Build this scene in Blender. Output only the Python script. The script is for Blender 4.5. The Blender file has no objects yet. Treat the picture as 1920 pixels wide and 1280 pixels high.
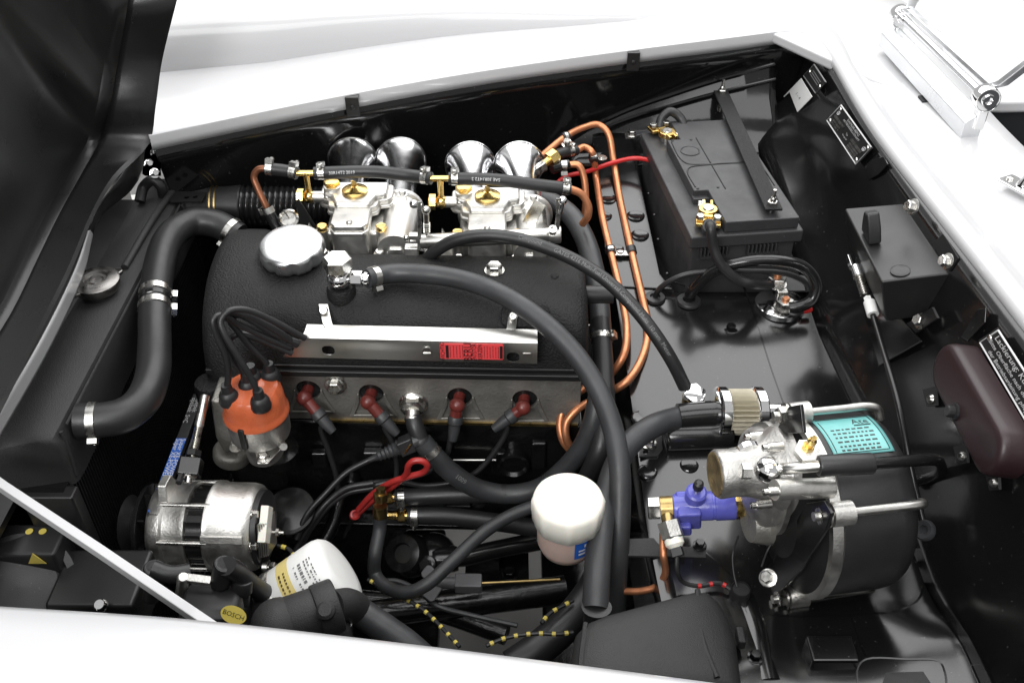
import bpy, bmesh, math, random
from mathutils import Vector, Matrix, noise
random.seed(7)
V = Vector
SC = bpy.context.scene
COL = SC.collection

# ------------------------------------------------------------------ camera
CAMZ, PITCH, FOC = 1.53, math.radians(39.0), 1800.0
cam = bpy.data.cameras.new('camera'); cam_o = bpy.data.objects.new('camera', cam); COL.objects.link(cam_o)
cam_o.location = (0, 0, CAMZ); cam_o.rotation_euler = (math.radians(90) - PITCH, 0, 0)
cam.sensor_width = 36.0; cam.lens = 36.0 * FOC / 1920.0; cam.clip_start = 0.02; cam.clip_end = 60
SC.camera = cam_o
# ------------------------------------------------------------------ light (white studio)
W = bpy.data.worlds.new('World'); SC.world = W; W.use_nodes = True
W.node_tree.nodes['Background'].inputs[0].default_value = (1.0, 1.0, 1.0, 1)
W.node_tree.nodes['Background'].inputs[1].default_value = 0.54
def area(name, loc, target, sx, sy, power, col=(1, 1, 1)):
    L = bpy.data.lights.new(name, 'AREA'); L.shape = 'RECTANGLE'; L.size = sx; L.size_y = sy; L.energy = power; L.color = col
    o = bpy.data.objects.new(name, L); COL.objects.link(o); o.location = loc
    o.rotation_euler = (V(target) - V(loc)).to_track_quat('-Z', 'Y').to_euler()
    return o
area('softbox_above', (0.0, 0.0, 3.0), (0.0, 0.5, 0.7), 2.6, 1.2, 34)
area('softbox_beyond', (0.25, 3.1, 3.0), (0.25, 2.7, 0.6), 4.4, 3.8, 185)
area('softbox_behind_camera', (-0.9, -1.5, 2.7), (0.15, 1.1, 0.75), 1.3, 0.9, 66)
SC.view_settings.view_transform = 'Standard'; SC.view_settings.look = 'None'
SC.view_settings.exposure = -0.14; SC.view_settings.gamma = 1.0; SC.view_settings.use_curve_mapping = False
SC.render.engine = 'CYCLES'
SC.cycles.max_bounces = 8; SC.cycles.use_denoising = True

# ------------------------------------------------------------------ projection helpers: a picture point at a known height / plane
CP, SP = math.cos(PITCH), math.sin(PITCH)
def ray(u, v):
    a, b = (u - 960) / FOC, (640 - v) / FOC
    return V((a, CP + b * SP, -SP + b * CP))
def Z(u, v, z):
    d = ray(u, v); return V((0, 0, CAMZ)) + d * ((z - CAMZ) / d.z)
def Y(u, v, y):
    d = ray(u, v); return V((0, 0, CAMZ)) + d * (y / d.y)
def X(u, v, x):
    d = ray(u, v); return V((0, 0, CAMZ)) + d * (x / d.x)
def depth(p): return p.y * CP + (CAMZ - p.z) * SP
def S(n, p): return n * depth(p) / FOC
FWX0, FWK = 0.478, 0.10
def FW(u, v, off=0.0):          # point on the sloping firewall
    d = ray(u, v); x0 = FWX0 + (CAMZ - 0.62) * FWK - off
    return V((0, 0, CAMZ)) + d * (x0 / (d.x - FWK * d.z))

# ------------------------------------------------------------------ materials
MATS = {}
def mat(name, col, rough=0.5, metal=0.0, bump=0.0, bscale=200.0, coat=0.0, var=0.0, vscale=12.0, spec=0.5, trans=0.0, alpha=1.0, rvar=0.0, sss=0.0, detail=3.0, dust=0.0):
    m = bpy.data.materials.new(name); m.use_nodes = True
    nt = m.node_tree; b = nt.nodes['Principled BSDF']
    b.inputs['Base Color'].default_value = (*col, 1); b.inputs['Roughness'].default_value = rough
    b.inputs['Metallic'].default_value = metal; b.inputs['Coat Weight'].default_value = coat; b.inputs['Coat Roughness'].default_value = 0.05
    b.inputs['Specular IOR Level'].default_value = spec; b.inputs['Transmission Weight'].default_value = trans
    b.inputs['Subsurface Weight'].default_value = sss; b.inputs['Subsurface Scale'].default_value = 0.004
    tc = nt.nodes.new('ShaderNodeTexCoord')
    def nz(sc, det=3.0):
        n = nt.nodes.new('ShaderNodeTexNoise'); n.inputs['Scale'].default_value = sc; n.inputs['Detail'].default_value = det
        nt.links.new(tc.outputs['Object'], n.inputs['Vector']); return n
    if bump:
        n = nz(bscale, detail); bp = nt.nodes.new('ShaderNodeBump'); bp.inputs['Strength'].default_value = bump; bp.inputs['Distance'].default_value = 0.002
        nt.links.new(n.outputs['Fac'], bp.inputs['Height']); nt.links.new(bp.outputs['Normal'], b.inputs['Normal'])
    if var:
        n = nz(vscale, 6.0); r = nt.nodes.new('ShaderNodeMapRange'); r.inputs['From Min'].default_value = 0.3; r.inputs['From Max'].default_value = 0.7
        r.inputs['To Min'].default_value = 1 - var; r.inputs['To Max'].default_value = 1 + var
        mx = nt.nodes.new('ShaderNodeMix'); mx.data_type = 'RGBA'; mx.blend_type = 'MULTIPLY'; mx.inputs['Factor'].default_value = 1
        mx.inputs['A'].default_value = (*col, 1); nt.links.new(n.outputs['Fac'], r.inputs['Value']); nt.links.new(r.outputs['Result'], mx.inputs['B'])
        nt.links.new(mx.outputs['Result'], b.inputs['Base Color'])
    if rvar:
        n = nz(vscale * 1.7, 5.0); r = nt.nodes.new('ShaderNodeMapRange'); r.inputs['From Min'].default_value = 0.3; r.inputs['From Max'].default_value = 0.7
        r.inputs['To Min'].default_value = max(0.02, rough - rvar); r.inputs['To Max'].default_value = rough + rvar
        nt.links.new(n.outputs['Fac'], r.inputs['Value']); nt.links.new(r.outputs['Result'], b.inputs['Roughness'])
    if dust:
        n = nz(260.0, 2.0); r = nt.nodes.new('ShaderNodeMapRange'); r.inputs['From Min'].default_value = 0.70; r.inputs['From Max'].default_value = 0.80
        mx = nt.nodes.new('ShaderNodeMix'); mx.data_type = 'RGBA'; mx.inputs['A'].default_value = (*col, 1); mx.inputs['B'].default_value = (dust, dust, dust*.96, 1)
        nt.links.new(n.outputs['Fac'], r.inputs['Value']); nt.links.new(r.outputs['Result'], mx.inputs['Factor']); nt.links.new(mx.outputs['Result'], b.inputs['Base Color'])
    MATS[name] = m
    return m
mat('white_paint', (0.55, 0.55, 0.558), 0.3, coat=0.7)
mat('floor', (0.62, 0.61, 0.59), 0.6, var=0.06, vscale=3)
mat('black_paint', (0.006, 0.006, 0.006), 0.13, dust=0.08, bump=0.035, bscale=55, rvar=0.06, vscale=7, spec=0.5)
mat('black_panel', (0.007, 0.007, 0.007), 0.15, dust=0.10, coat=0.45, bump=0.04, bscale=30, rvar=0.06, vscale=6, spec=0.55)
mat('black_satin', (0.012, 0.012, 0.012), 0.38, bump=0.05, bscale=900, rvar=0.05)
mat('hood_black', (0.008, 0.008, 0.008), 0.30, bump=0.06, bscale=700, rvar=0.04)
MATS['black_panel'].node_tree.nodes['Principled BSDF'].inputs['Coat Roughness'].default_value = 0.17
mat('crinkle', (0.008, 0.008, 0.008), 0.55, bump=1.0, bscale=430, detail=4, spec=0.36, var=0.15, vscale=30)
mat('powder', (0.020, 0.020, 0.020), 0.58, bump=0.4, bscale=800, spec=0.5, var=0.1, vscale=30)
mat('rubber', (0.016, 0.016, 0.017), 0.42, bump=0.10, bscale=600, rvar=0.07, vscale=25, spec=0.5)
mat('rubber_grey', (0.030, 0.031, 0.033), 0.46, bump=0.10, bscale=400, rvar=0.07, vscale=25, var=0.2)
mat('rubber_gloss', (0.010, 0.010, 0.010), 0.18, bump=0.03, bscale=60)
mat('plastic_black', (0.016, 0.016, 0.017), 0.42, bump=0.06, bscale=800, rvar=0.05)
mat('battery_black', (0.034, 0.034, 0.036), 0.46, bump=0.10, bscale=900, dust=0.12, vscale=20, rvar=0.10)
mat('block_black', (0.005, 0.005, 0.005), 0.2, bump=0.35, bscale=90, rvar=0.08)
mat('chrome', (0.88, 0.88, 0.88), 0.05, 1.0)
mat('plastic_grey', (0.10, 0.10, 0.105), 0.45)
mat('polished', (0.82, 0.82, 0.83), 0.16, 1.0, bump=0.03, bscale=120, rvar=0.06, vscale=15)
mat('dull_metal', (0.26, 0.25, 0.24), 0.33, 1.0, rvar=0.1, vscale=60)
mat('zinc', (0.62, 0.61, 0.58), 0.28, 1.0, rvar=0.1, vscale=60, var=0.12)
mat('steel', (0.60, 0.59, 0.56), 0.34, 1.0, rvar=0.08, vscale=40)
mat('cast', (0.66, 0.65, 0.62), 0.42, 1.0, bump=0.18, bscale=420, rvar=0.08, vscale=40, var=0.08)
mat('cast_dull', (0.34, 0.33, 0.30), 0.5, 0.75, bump=0.4, bscale=300, rvar=0.1, var=0.3, vscale=26)
mat('head_alloy', (0.27, 0.26, 0.24), 0.5, 0.7, bump=0.45, bscale=260, rvar=0.1, var=0.3, vscale=18)
mat('brushed', (0.58, 0.57, 0.54), 0.33, 1.0, bump=0.04, bscale=300, rvar=0.06)
mat('brass', (0.80, 0.56, 0.20), 0.24, 1.0, rvar=0.1, vscale=60, var=0.12)
mat('brass_old', (0.36, 0.26, 0.11), 0.35, 1.0, rvar=0.1, vscale=60, var=0.3)
mat('copper', (0.62, 0.255, 0.125), 0.42, 0.75, rvar=0.1, vscale=50, var=0.15)
mat('gold_dark', (0.17, 0.125, 0.06), 0.55, 0.4, bump=0.8, bscale=300, var=0.4, vscale=90)
mat('copper_brown', (0.26, 0.10, 0.05), 0.42, 0.6, rvar=0.1, vscale=50, var=0.2)
mat('orange', (0.52, 0.115, 0.045), 0.27, bump=0.04, bscale=200, var=0.1, vscale=40, rvar=0.06)
mat('plug_red', (0.125, 0.022, 0.018), 0.34, var=0.2, vscale=70, rvar=0.1)
mat('red', (0.50, 0.02, 0.02), 0.35)
mat('red_plastic', (0.32, 0.022, 0.02), 0.36, var=0.15, vscale=60, rvar=0.1)
mat('sticker_red', (0.78, 0.07, 0.075), 0.35)
mat('cap_alloy', (0.82, 0.83, 0.84), 0.33, 1.0, bump=0.05, bscale=120, rvar=0.08, vscale=15)
mat('cast_mid', (0.46, 0.45, 0.43), 0.45, 0.9, bump=0.3, bscale=350, rvar=0.1, var=0.15, vscale=40)
mat('blue', (0.095, 0.10, 0.42), 0.28, var=0.15, vscale=50, bump=0.2, bscale=150)
mat('blue_print', (0.02, 0.10, 0.42), 0.45)
mat('teal', (0.15, 0.42, 0.41), 0.33, var=0.08, vscale=60)
mat('pale_yellow', (0.66, 0.54, 0.20), 0.45)
mat('yellow', (0.62, 0.50, 0.10), 0.45)
mat('white_plastic', (0.80, 0.78, 0.70), 0.4, sss=0.25)
mat('white', (0.80, 0.80, 0.78), 0.45)
mat('print_white', (0.62, 0.62, 0.62), 0.5)
mat('print_grey', (0.16, 0.16, 0.16), 0.5)
mat('ink', (0.012, 0.012, 0.012), 0.5)
mat('fluid', (0.62, 0.47, 0.41), 0.35, sss=0.4)
mat('maroon', (0.020, 0.008, 0.010), 0.42, bump=0.05, bscale=500)
mat('filter_weave', (0.50, 0.46, 0.36), 0.4, 0.7, bump=0.6, bscale=1200)
mat('cockpit', (0.01, 0.011, 0.013), 0.6)
mat('glass_edge', (0.10, 0.30, 0.42), 0.1)

# ------------------------------------------------------------------ mesh builder
def frame(ax, hint=V((0, 0, 1))):
    e3 = V(ax).normalized()
    h = V(hint)
    if abs(e3.dot(h.normalized())) > 0.97: h = V((0, 1, 0)) if abs(e3.y) < 0.9 else V((1, 0, 0))
    e1 = h.cross(e3).normalized(); e2 = e3.cross(e1)
    return e1, e2, e3
def smooth_path(pts, n=8):
    pts = [V(p) for p in pts]
    if len(pts) < 3: return pts
    q = [pts[0] * 2 - pts[1]] + pts + [pts[-1] * 2 - pts[-2]]
    out = []
    for i in range(1, len(q) - 2):
        p0, p1, p2, p3 = q[i-1:i+3]
        # centripetal Catmull-Rom
        t0 = 0.0; t1 = t0 + max((p1-p0).length, 1e-6) ** 0.5; t2 = t1 + max((p2-p1).length, 1e-6) ** 0.5; t3 = t2 + max((p3-p2).length, 1e-6) ** 0.5
        for k in range(n):
            t = t1 + (t2 - t1) * k / n
            A1 = p0*((t1-t)/(t1-t0)) + p1*((t-t0)/(t1-t0)); A2 = p1*((t2-t)/(t2-t1)) + p2*((t-t1)/(t2-t1)); A3 = p2*((t3-t)/(t3-t2)) + p3*((t-t2)/(t3-t2))
            B1 = A1*((t2-t)/(t2-t0)) + A2*((t-t0)/(t2-t0)); B2 = A2*((t3-t)/(t3-t1)) + A3*((t-t1)/(t3-t1))
            out.append(B1*((t2-t)/(t2-t1)) + B2*((t-t1)/(t2-t1)))
    out.append(pts[-1])
    return out
class MB:
    def __init__(s): s.v = []; s.f = []
    def add(s, vs, fs):
        o = len(s.v); s.v += [tuple(x) for x in vs]; s.f += [tuple(o + i for i in f) for f in fs]; return s
    def rings(s, R, cap0=True, cap1=True, closed=True):
        n = len(R[0]); vs = [p for r in R for p in r]; fs = []
        for i in range(len(R) - 1):
            for j in range(n if closed else n - 1):
                k = (j + 1) % n
                fs.append((i*n+j, i*n+k, (i+1)*n+k, (i+1)*n+j))
        if cap0: fs.append(tuple(range(n - 1, -1, -1)))
        if cap1: fs.append(tuple((len(R)-1)*n + j for j in range(n)))
        return s.add(vs, fs)
    def box(s, c, sz, ex=V((1,0,0)), ey=V((0,1,0)), ez=None):
        ex = V(ex).normalized(); ey = V(ey).normalized(); ez = ex.cross(ey).normalized() if ez is None else V(ez)
        c = V(c); a, b, h = sz[0]/2, sz[1]/2, sz[2]/2
        vs = [c + ex*i*a + ey*j*b + ez*k*h for k in (-1, 1) for j in (-1, 1) for i in (-1, 1)]
        return s.add(vs, [(0,2,3,1), (4,5,7,6), (0,1,5,4), (2,6,7,3), (0,4,6,2), (1,3,7,5)])
    def lathe(s, prof, o, ax, n=24, hint=V((0,0,1)), mod=None, cap0=True, cap1=True):
        e1, e2, e3 = frame(ax, hint); o = V(o); R = []
        for r, h in prof:
            ring = []
            for j in range(n):
                a = 2*math.pi*j/n; rr = max(r, 1e-5) * (mod(a, h) if mod else 1)
                ring.append(o + e3*h + (e1*math.cos(a) + e2*math.sin(a))*rr)
            R.append(ring)
        return s.rings(R, cap0, cap1)
    def cyl(s, p0, p1, r0, r1=None, n=20):
        p0, p1 = V(p0), V(p1); L = (p1-p0).length
        return s.lathe([(r0, 0), (r0 if r1 is None else r1, L)], p0, p1-p0, n)
    def rcyl(s, p0, p1, r, b, n=24):          # cylinder with rounded rims
        p0, p1 = V(p0), V(p1); L = (p1-p0).length
        return s.lathe([(r-b, 0), (r-b*0.3, b*0.3), (r, b), (r, L-b), (r-b*0.3, L-b*0.3), (r-b, L)], p0, p1-p0, n)
    def sphere(s, c, r, n=14, sq=(1,1,1)):
        c = V(c); R = []
        for i in range(n//2 + 1):
            a = math.pi*i/(n//2); rr = max(math.sin(a)*r, 1e-5)
            R.append([c + V((rr*math.cos(2*math.pi*j/n)*sq[0], rr*math.sin(2*math.pi*j/n)*sq[1], -r*math.cos(a)*sq[2])) for j in range(n)])
        return s.rings(R)
    def tube(s, pts, r, n=14, smooth=8, rf=None, caps=True):
        P = smooth_path(pts, smooth) if smooth else [V(p) for p in pts]
        R = []; t = (P[1]-P[0]).normalized(); e1, e2, _ = frame(t)
        for i, p in enumerate(P):
            t2 = (P[min(i+1, len(P)-1)] - P[max(i-1, 0)]).normalized()
            q = t.rotation_difference(t2); e1 = q @ e1; e2 = q @ e2; t = t2
            rr = r if rf is None else rf(i/(len(P)-1))*r
            R.append([p + (e1*math.cos(2*math.pi*j/n) + e2*math.sin(2*math.pi*j/n))*rr for j in range(n)])
        return s.rings(R, caps, caps)
    def prism(s, poly, o, ex, ey, d):          # polygon in plane (ex, ey) extruded by d along ex x ey
        ex, ey = V(ex), V(ey); n = ex.cross(ey).normalized(); o = V(o)
        a = [o + ex*x + ey*y for x, y in poly]
        return s.rings([a, [p + n*d for p in a]])
    def slab(s, pts, d):                       # polygon of 3-D points extruded by vector d
        pts = [V(p) for p in pts]; return s.rings([pts, [p + V(d) for p in pts]])
    def hexa(s, p0, ax, r, h, n=6, ch=0.12):
        s.lathe([(r, 0), (r, h*(1-ch)), (r*0.86, h)], p0, ax, n); return s
    def bolt(s, p, ax, r, h=None, washer=True):
        ax = V(ax).normalized(); h = h or r*1.1; p = V(p)
        if washer: s.lathe([(r*1.45, 0), (r*1.45, r*0.18), (r*1.3, r*0.25)], p - ax*r*0.1, ax, 18)
        s.hexa(p + ax*r*0.2, ax, r, h); return s
    def grid(s, G):
        n = len(G[0]); vs = [p for r in G for p in r]
        return s.add(vs, [(i*n+j, i*n+j+1, (i+1)*n+j+1, (i+1)*n+j) for i in range(len(G)-1) for j in range(n-1)])
    def bm(s):
        b = bmesh.new(); vs = [b.verts.new(p) for p in s.v]
        for f in s.f:
            try: b.faces.new([vs[i] for i in f])
            except ValueError: pass
        bmesh.ops.recalc_face_normals(b, faces=b.faces)
        return b
def rect(w, h, r=0.0, n=4):
    if r <= 0: return [(-w/2,-h/2), (w/2,-h/2), (w/2,h/2), (-w/2,h/2)]
    out = []
    for cx, cy, a0 in ((w/2-r, -h/2+r, -90), (w/2-r, h/2-r, 0), (-w/2+r, h/2-r, 90), (-w/2+r, -h/2+r, 180)):
        for k in range(n + 1):
            a = math.radians(a0 + 90*k/n); out.append((cx + r*math.cos(a), cy + r*math.sin(a)))
    return out
def circ(r, n=20, cx=0, cy=0): return [(cx + r*math.cos(2*math.pi*k/n), cy + r*math.sin(2*math.pi*k/n)) for k in range(n)]

def thing(name, label, cat, loc=(0,0,0), group=None, kind=None):
    o = bpy.data.objects.new(name, None); COL.objects.link(o); o.location = loc; o.empty_display_size = 0.02
    o['label'] = label; o['category'] = cat
    if group: o['group'] = group
    if kind: o['kind'] = kind
    return o
def wloc(o):
    p = V(o.location)
    while o.parent: o = o.parent; p += o.location
    return p
def obj(name, mb, m, parent=None, bevel=0.0, seg=2, solid=0.0, ang=38, label=None, kind=None, subd=0):
    if isinstance(mb, MB):
        b = mb.bm(); me = bpy.data.meshes.new(name); b.to_mesh(me); b.free()
    else: me = mb
    co = [v.co for v in me.vertices]
    lo = V((min(c.x for c in co), min(c.y for c in co), min(c.z for c in co))); hi = V((max(c.x for c in co), max(c.y for c in co), max(c.z for c in co)))
    c = (lo + hi)/2; me.transform(Matrix.Translation(-c))
    for p in me.polygons: p.use_smooth = True
    me.set_sharp_from_angle(angle=math.radians(ang))
    o = bpy.data.objects.new(name, me); COL.objects.link(o)
    me.materials.append(MATS[m])
    if parent: o.parent = parent; o.location = c - wloc(parent)
    else: o.location = c
    if solid:
        md = o.modifiers.new('solid', 'SOLIDIFY'); md.thickness = solid; md.offset = 0
    if subd:
        md = o.modifiers.new('sub', 'SUBSURF'); md.levels = subd; md.render_levels = subd
    if bevel:
        md = o.modifiers.new('bevel', 'BEVEL'); md.width = bevel; md.segments = seg; md.limit_method = 'ANGLE'; md.angle_limit = math.radians(40)
        md.harden_normals = True
    if label: o['label'] = label
    if kind: o['kind'] = kind
    return o
def tag(o, label, cat, group=None, kind=None):
    o['label'] = label; o['category'] = cat
    if group: o['group'] = group
    if kind: o['kind'] = kind
    return o
def cut(mb, cutters):                          # boolean difference, returns a mesh
    def tmp(x):
        b = x.bm(); me = bpy.data.meshes.new('tmp'); b.to_mesh(me); b.free()
        o = bpy.data.objects.new('tmp', me); COL.objects.link(o); return o
    a = tmp(mb); cs = [tmp(c) for c in cutters]
    for c in cs:
        md = a.modifiers.new('b', 'BOOLEAN'); md.operation = 'DIFFERENCE'; md.object = c; md.solver = 'EXACT'
    dg = bpy.context.evaluated_depsgraph_get()
    me = bpy.data.meshes.new_from_object(a.evaluated_get(dg))
    for o in [a] + cs: bpy.data.objects.remove(o)
    me.materials.clear()
    return me
def text_mesh(s, size=1.0, align='CENTER'):
    cu = bpy.data.curves.new('lettering', 'FONT'); cu.body = s; cu.size = size; cu.align_x = align; cu.align_y = 'CENTER'; cu.resolution_u = 2
    o = bpy.data.objects.new('lettering', cu); COL.objects.link(o)
    dg = bpy.context.evaluated_depsgraph_get(); me = bpy.data.meshes.new_from_object(o.evaluated_get(dg))
    bpy.data.objects.remove(o); return me
def text(s, org, ex, ey, size, m, parent, align='CENTER', sx=1.0, name='lettering'):
    me = text_mesh(s, size, align); ex, ey, org = V(ex).normalized(), V(ey).normalized(), V(org)
    for v in me.vertices: v.co = org + ex*v.co.x*sx + ey*v.co.y
    me.materials.clear()
    return obj(name, me, m, parent)
def text_map(s, f, size, m, parent, align='CENTER', name='lettering'):
    me = text_mesh(s, size, align)
    for v in me.vertices: v.co = f(v.co.x, v.co.y)
    me.materials.clear()
    return obj(name, me, m, parent)
class Path:
    def __init__(s, pts, smooth=8):
        s.P = smooth_path(pts, smooth); s.L = [0.0]
        for a, b in zip(s.P, s.P[1:]): s.L.append(s.L[-1] + (b-a).length)
        s.len = s.L[-1]
    def at(s, t):                              # t in metres
        t = min(max(t, 0.0), s.len)
        for i in range(len(s.P)-1):
            if t <= s.L[i+1] or i == len(s.P)-2:
                k = (t - s.L[i])/max(s.L[i+1]-s.L[i], 1e-9); d = (s.P[i+1]-s.P[i]).normalized(); return s.P[i].lerp(s.P[i+1], k), d
    def fr(s, f): return s.at(f*s.len)
CAMP = V((0, 0, CAMZ))
def text_tube(s, path, r, t0, size, m, parent, flip=False, side=0.0):
    def f(x, y):
        p, d = path.at(t0 + (-x if flip else x)); c = (CAMP - p); c = (c - d*c.dot(d)).normalized(); w = d.cross(c)
        if flip: w = -w
        a = side + y/r
        # text up vector: c x d
        return p + (c*math.cos(a) - w*math.sin(a))*(r + 0.0004)
    return text_map(s, f, size, m, parent, 'LEFT')
def clamp(parent, p, d, r, w=0.009, m='zinc', screw=V((0, 0, -1)), name='hose_clamp'):
    p, d = V(p), V(d).normalized(); b = MB()
    b.lathe([(r*0.98, -w/2), (r*1.07, -w/2), (r*1.07, w/2), (r*0.98, w/2)], p, d, 24)
    s = V(screw); s = (s - d*s.dot(d)).normalized(); t = d.cross(s)
    q = p + s*(r*1.07 + 0.0025)
    b.box(q, (w*1.15, 0.006, 0.011), d, s)
    b.lathe([(0.0032, 0), (0.0032, 0.006), (0.0022, 0.0075)], q + t*0.005, t, 8)
    return obj(name, b, m, parent, ang=30)
def hose(name, label, cat, pts, r, m='rubber', clamps=(), group=None, smooth=8, n=18, cm='zinc', screw=V((0,0,-1)), part='rubber_hose'):
    p = Path(pts, smooth); t = thing(name, label, cat, p.P[0], group)
    b = MB(); b.tube(pts, r, n, smooth, rf=lambda f, k=len(pts)*1.7: 1 + .018*noise.noise(V((f*k, r*900, 3.1)))); obj(part, b, m, t)
    for c in clamps:
        q, d = p.fr(c); clamp(t, q, d, r, m=cm, screw=screw)
    t_path[t.name] = p
    return t, p
t_path = {}
def ZP(lst): return [Z(*a) for a in lst]
def YP(lst): return [Y(*a) for a in lst]
UP = V((0, 0, 1))
# ================================================================== setting: floor
b = MB(); b.grid([[V((x, y, 0)) for x in (-12, 12)] for y in (-12, 12)])
fl = obj('studio_floor', b, 'floor'); fl['kind'] = 'structure'; fl['label'] = 'pale studio floor under the car'

# ================================================================== car body
body = thing('car_body', 'white sports car body around the open black engine bay', 'car', (0, 1.0, 0.0))
def dense(pts, n):
    out = []
    for a, c in zip(pts, pts[1:]):
        for k in range(n): out.append(a.lerp(c, k/n))
    return out + [pts[-1]]
# near fender
E = dense(smooth_path([Z(u, v, 0.88) for u, v in ((-500, 1105), (0, 1134), (355, 1158), (700, 1196), (1000, 1233), (1370, 1281), (1900, 1352), (2500, 1440))], 5), 1)
prof = [(0.004, -0.045), (0.0, -0.006), (-0.002, 0.0), (-0.008, 0.004), (-0.03, 0.010), (-0.08, 0.019), (-0.14, 0.021), (-0.21, 0.012), (-0.28, -0.012), (-0.34, -0.06), (-0.38, -0.14), (-0.40, -0.3), (-0.40, -0.6)]
b = MB(); b.grid([[e + V((0, dy, dz)) for dy, dz in prof] for e in E])
obj('near_fender', b, 'white_paint', body, solid=0.0015, ang=60)
b = MB(); b.grid([[e + V((0, dy, dz)) for dy, dz in ((-0.004, -0.03), (-0.03, -0.10), (-0.03, -0.35), (0.05, -0.55))] for e in E])
obj('near_inner_fender', b, 'black_paint', body, solid=0.002)

# far fender + scuttle: one rim path with an outward profile
RIM = [((283, 269), .88, 0), ((300, 265), .88, 0), ((420, 239), .88, 0), ((660, 189), .88, 0), ((900, 146), .88, 0), ((1200, 104), .885, 0), ((1400, 80), .89, 0), ((1477, 68), .893, .15),
       ((1520, 76), .895, .5), ((1543, 97), .897, .8), ((1562, 126), .90, 1), ((1590, 178), .903, 1), ((1630, 244), .907, 1), ((1680, 312), .91, 1), ((1774, 431), .918, 1), ((1840, 515), .923, 1), ((1920, 619), .93, 1), ((2080, 825), .935, 1), ((2300, 1100), .935, 1)]
rim = []
for i in range(len(RIM) - 1):
    (a, za, ca), (c, zc, cc) = RIM[i], RIM[i+1]
    n = 6
    for k in range(n):
        t = k/n; rim.append((Z(a[0]+(c[0]-a[0])*t, a[1]+(c[1]-a[1])*t, za+(zc-za)*t), ca+(cc-ca)*t))
rim.append((Z(*RIM[-1][0], RIM[-1][1]), 1.0))
rp = [r[0] for r in rim]
for _ in range(9): rp = [rp[0]] + [(rp[i-1] + rp[i]*2 + rp[i+1])/4 for i in range(1, len(rp)-1)] + [rp[-1]]
rim = [(p, c) for p, (_, c) in zip(rp, rim)]
def lerp_table(tab, x):
    if x <= tab[0][0]: return tab[0][1]
    for (a, fa), (c, fc) in zip(tab, tab[1:]):
        if x <= c: return fa + (fc-fa)*(x-a)/(c-a)
    return tab[-1][1]
G = []
for p, c in rim:
    out = V((0.0, 1, 0)).lerp(V((1.0, 0.0, 0)), c).normalized()
    if p.x < -.40: out = V(((p.x + .40)*4.5, 1, 0))
    if 0 < c < 1: out = V((math.sin(c*math.pi/2), math.cos(c*math.pi/2), 0))
    wid = lerp_table([(-.6, .20), (-.3, .175), (-.1, .158), (.1, .125), (.3, .105), (.45, .10)], p.x)   # flat strip before the crown
    hh = lerp_table([(-.6, .080), (-.3, .062), (-.1, .046), (.1, .028), (.25, .014), (.4, .004)], p.x)      # crown step
    far = [(0.0015, -.012), (0, 0), (0.001, .011), (.006, .014), (.03, .015), (.06, .016), (wid-.012, .016), (wid, .017), (wid+.003, .017+hh*.30), (wid+.010, .017+hh*.66), (wid+.024, .017+hh*.92), (wid+.06, .017+hh*1.08), (wid+.14, .017+hh*1.2), (wid+.25, .017+hh*.8), (wid+.36, -.05), (wid+.42, -.2), (wid+.43, -.45)]
    cw = [(0.003, -.005), (0, 0), (0.001, .008), (.005, .0125), (.016, .014), (.024, .012), (.034, .005), (.044, .003), (.058, .006), (.075, .010), (.10, .013), (.13, .015), (.155, .017), (.172, .018), (.178, .013), (.18, .0), (.181, -.05)]
    row = []
    for (fo, fz), (co, cz) in zip(far, cw):
        o = fo*(1-c) + co*c; z = fz*(1-c) + cz*c
        if 0 < c < 1: o = fo*(1-c)**1.0 + co*c + 0.0
        row.append(p + out*o + V((0, 0, z)))
    G.append(row)
b = MB(); b.grid(G)
obj('far_fender_and_scuttle', b, 'white_paint', body, solid=0.0012, ang=50)
# corner fill sheet behind the windscreen end of the scuttle, and the far rear body shoulder
b = MB(); q = [V((.44, 1.64, .902)), V((.60, 1.33, .915)), V((.715, 1.30, .925)), V((2.2, 1.36, .93)), V((2.2, 2.3, .95)), V((.40, 2.2, .93)), V((.2, 1.80, .92))]
b.slab(q, (0, 0, -.02)); obj('rear_body_shoulder', b, 'white_paint', body, bevel=.006)
b = MB(); b.slab([V((.69, 1.30, .85)), V((2.2, 1.36, .85)), V((2.2, .2, .80)), V((.69, .2, .80))], (0, 0, -.02)); obj('cockpit_tub', b, 'cockpit', body)
b = MB(); b.box((1.2, 1.32, .62), (1.2, .02, .6)); obj('cockpit_side', b, 'cockpit', body)

# inner walls (black)
def inner_far():
    G = []
    for p, c in rim:
        if c > 0.82: break
        G.append([p + V((0, .004, -.010)), p + V((0, .010, -.04)), p + V((0, .030, -.12)), p + V((0, .04, -.25)), p + V((0, .05, -.42)), p + V((0, .05, -.6))])
    return G
b = MB(); b.grid(inner_far()); obj('far_inner_fender', b, 'black_paint', body, solid=.002)
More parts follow.
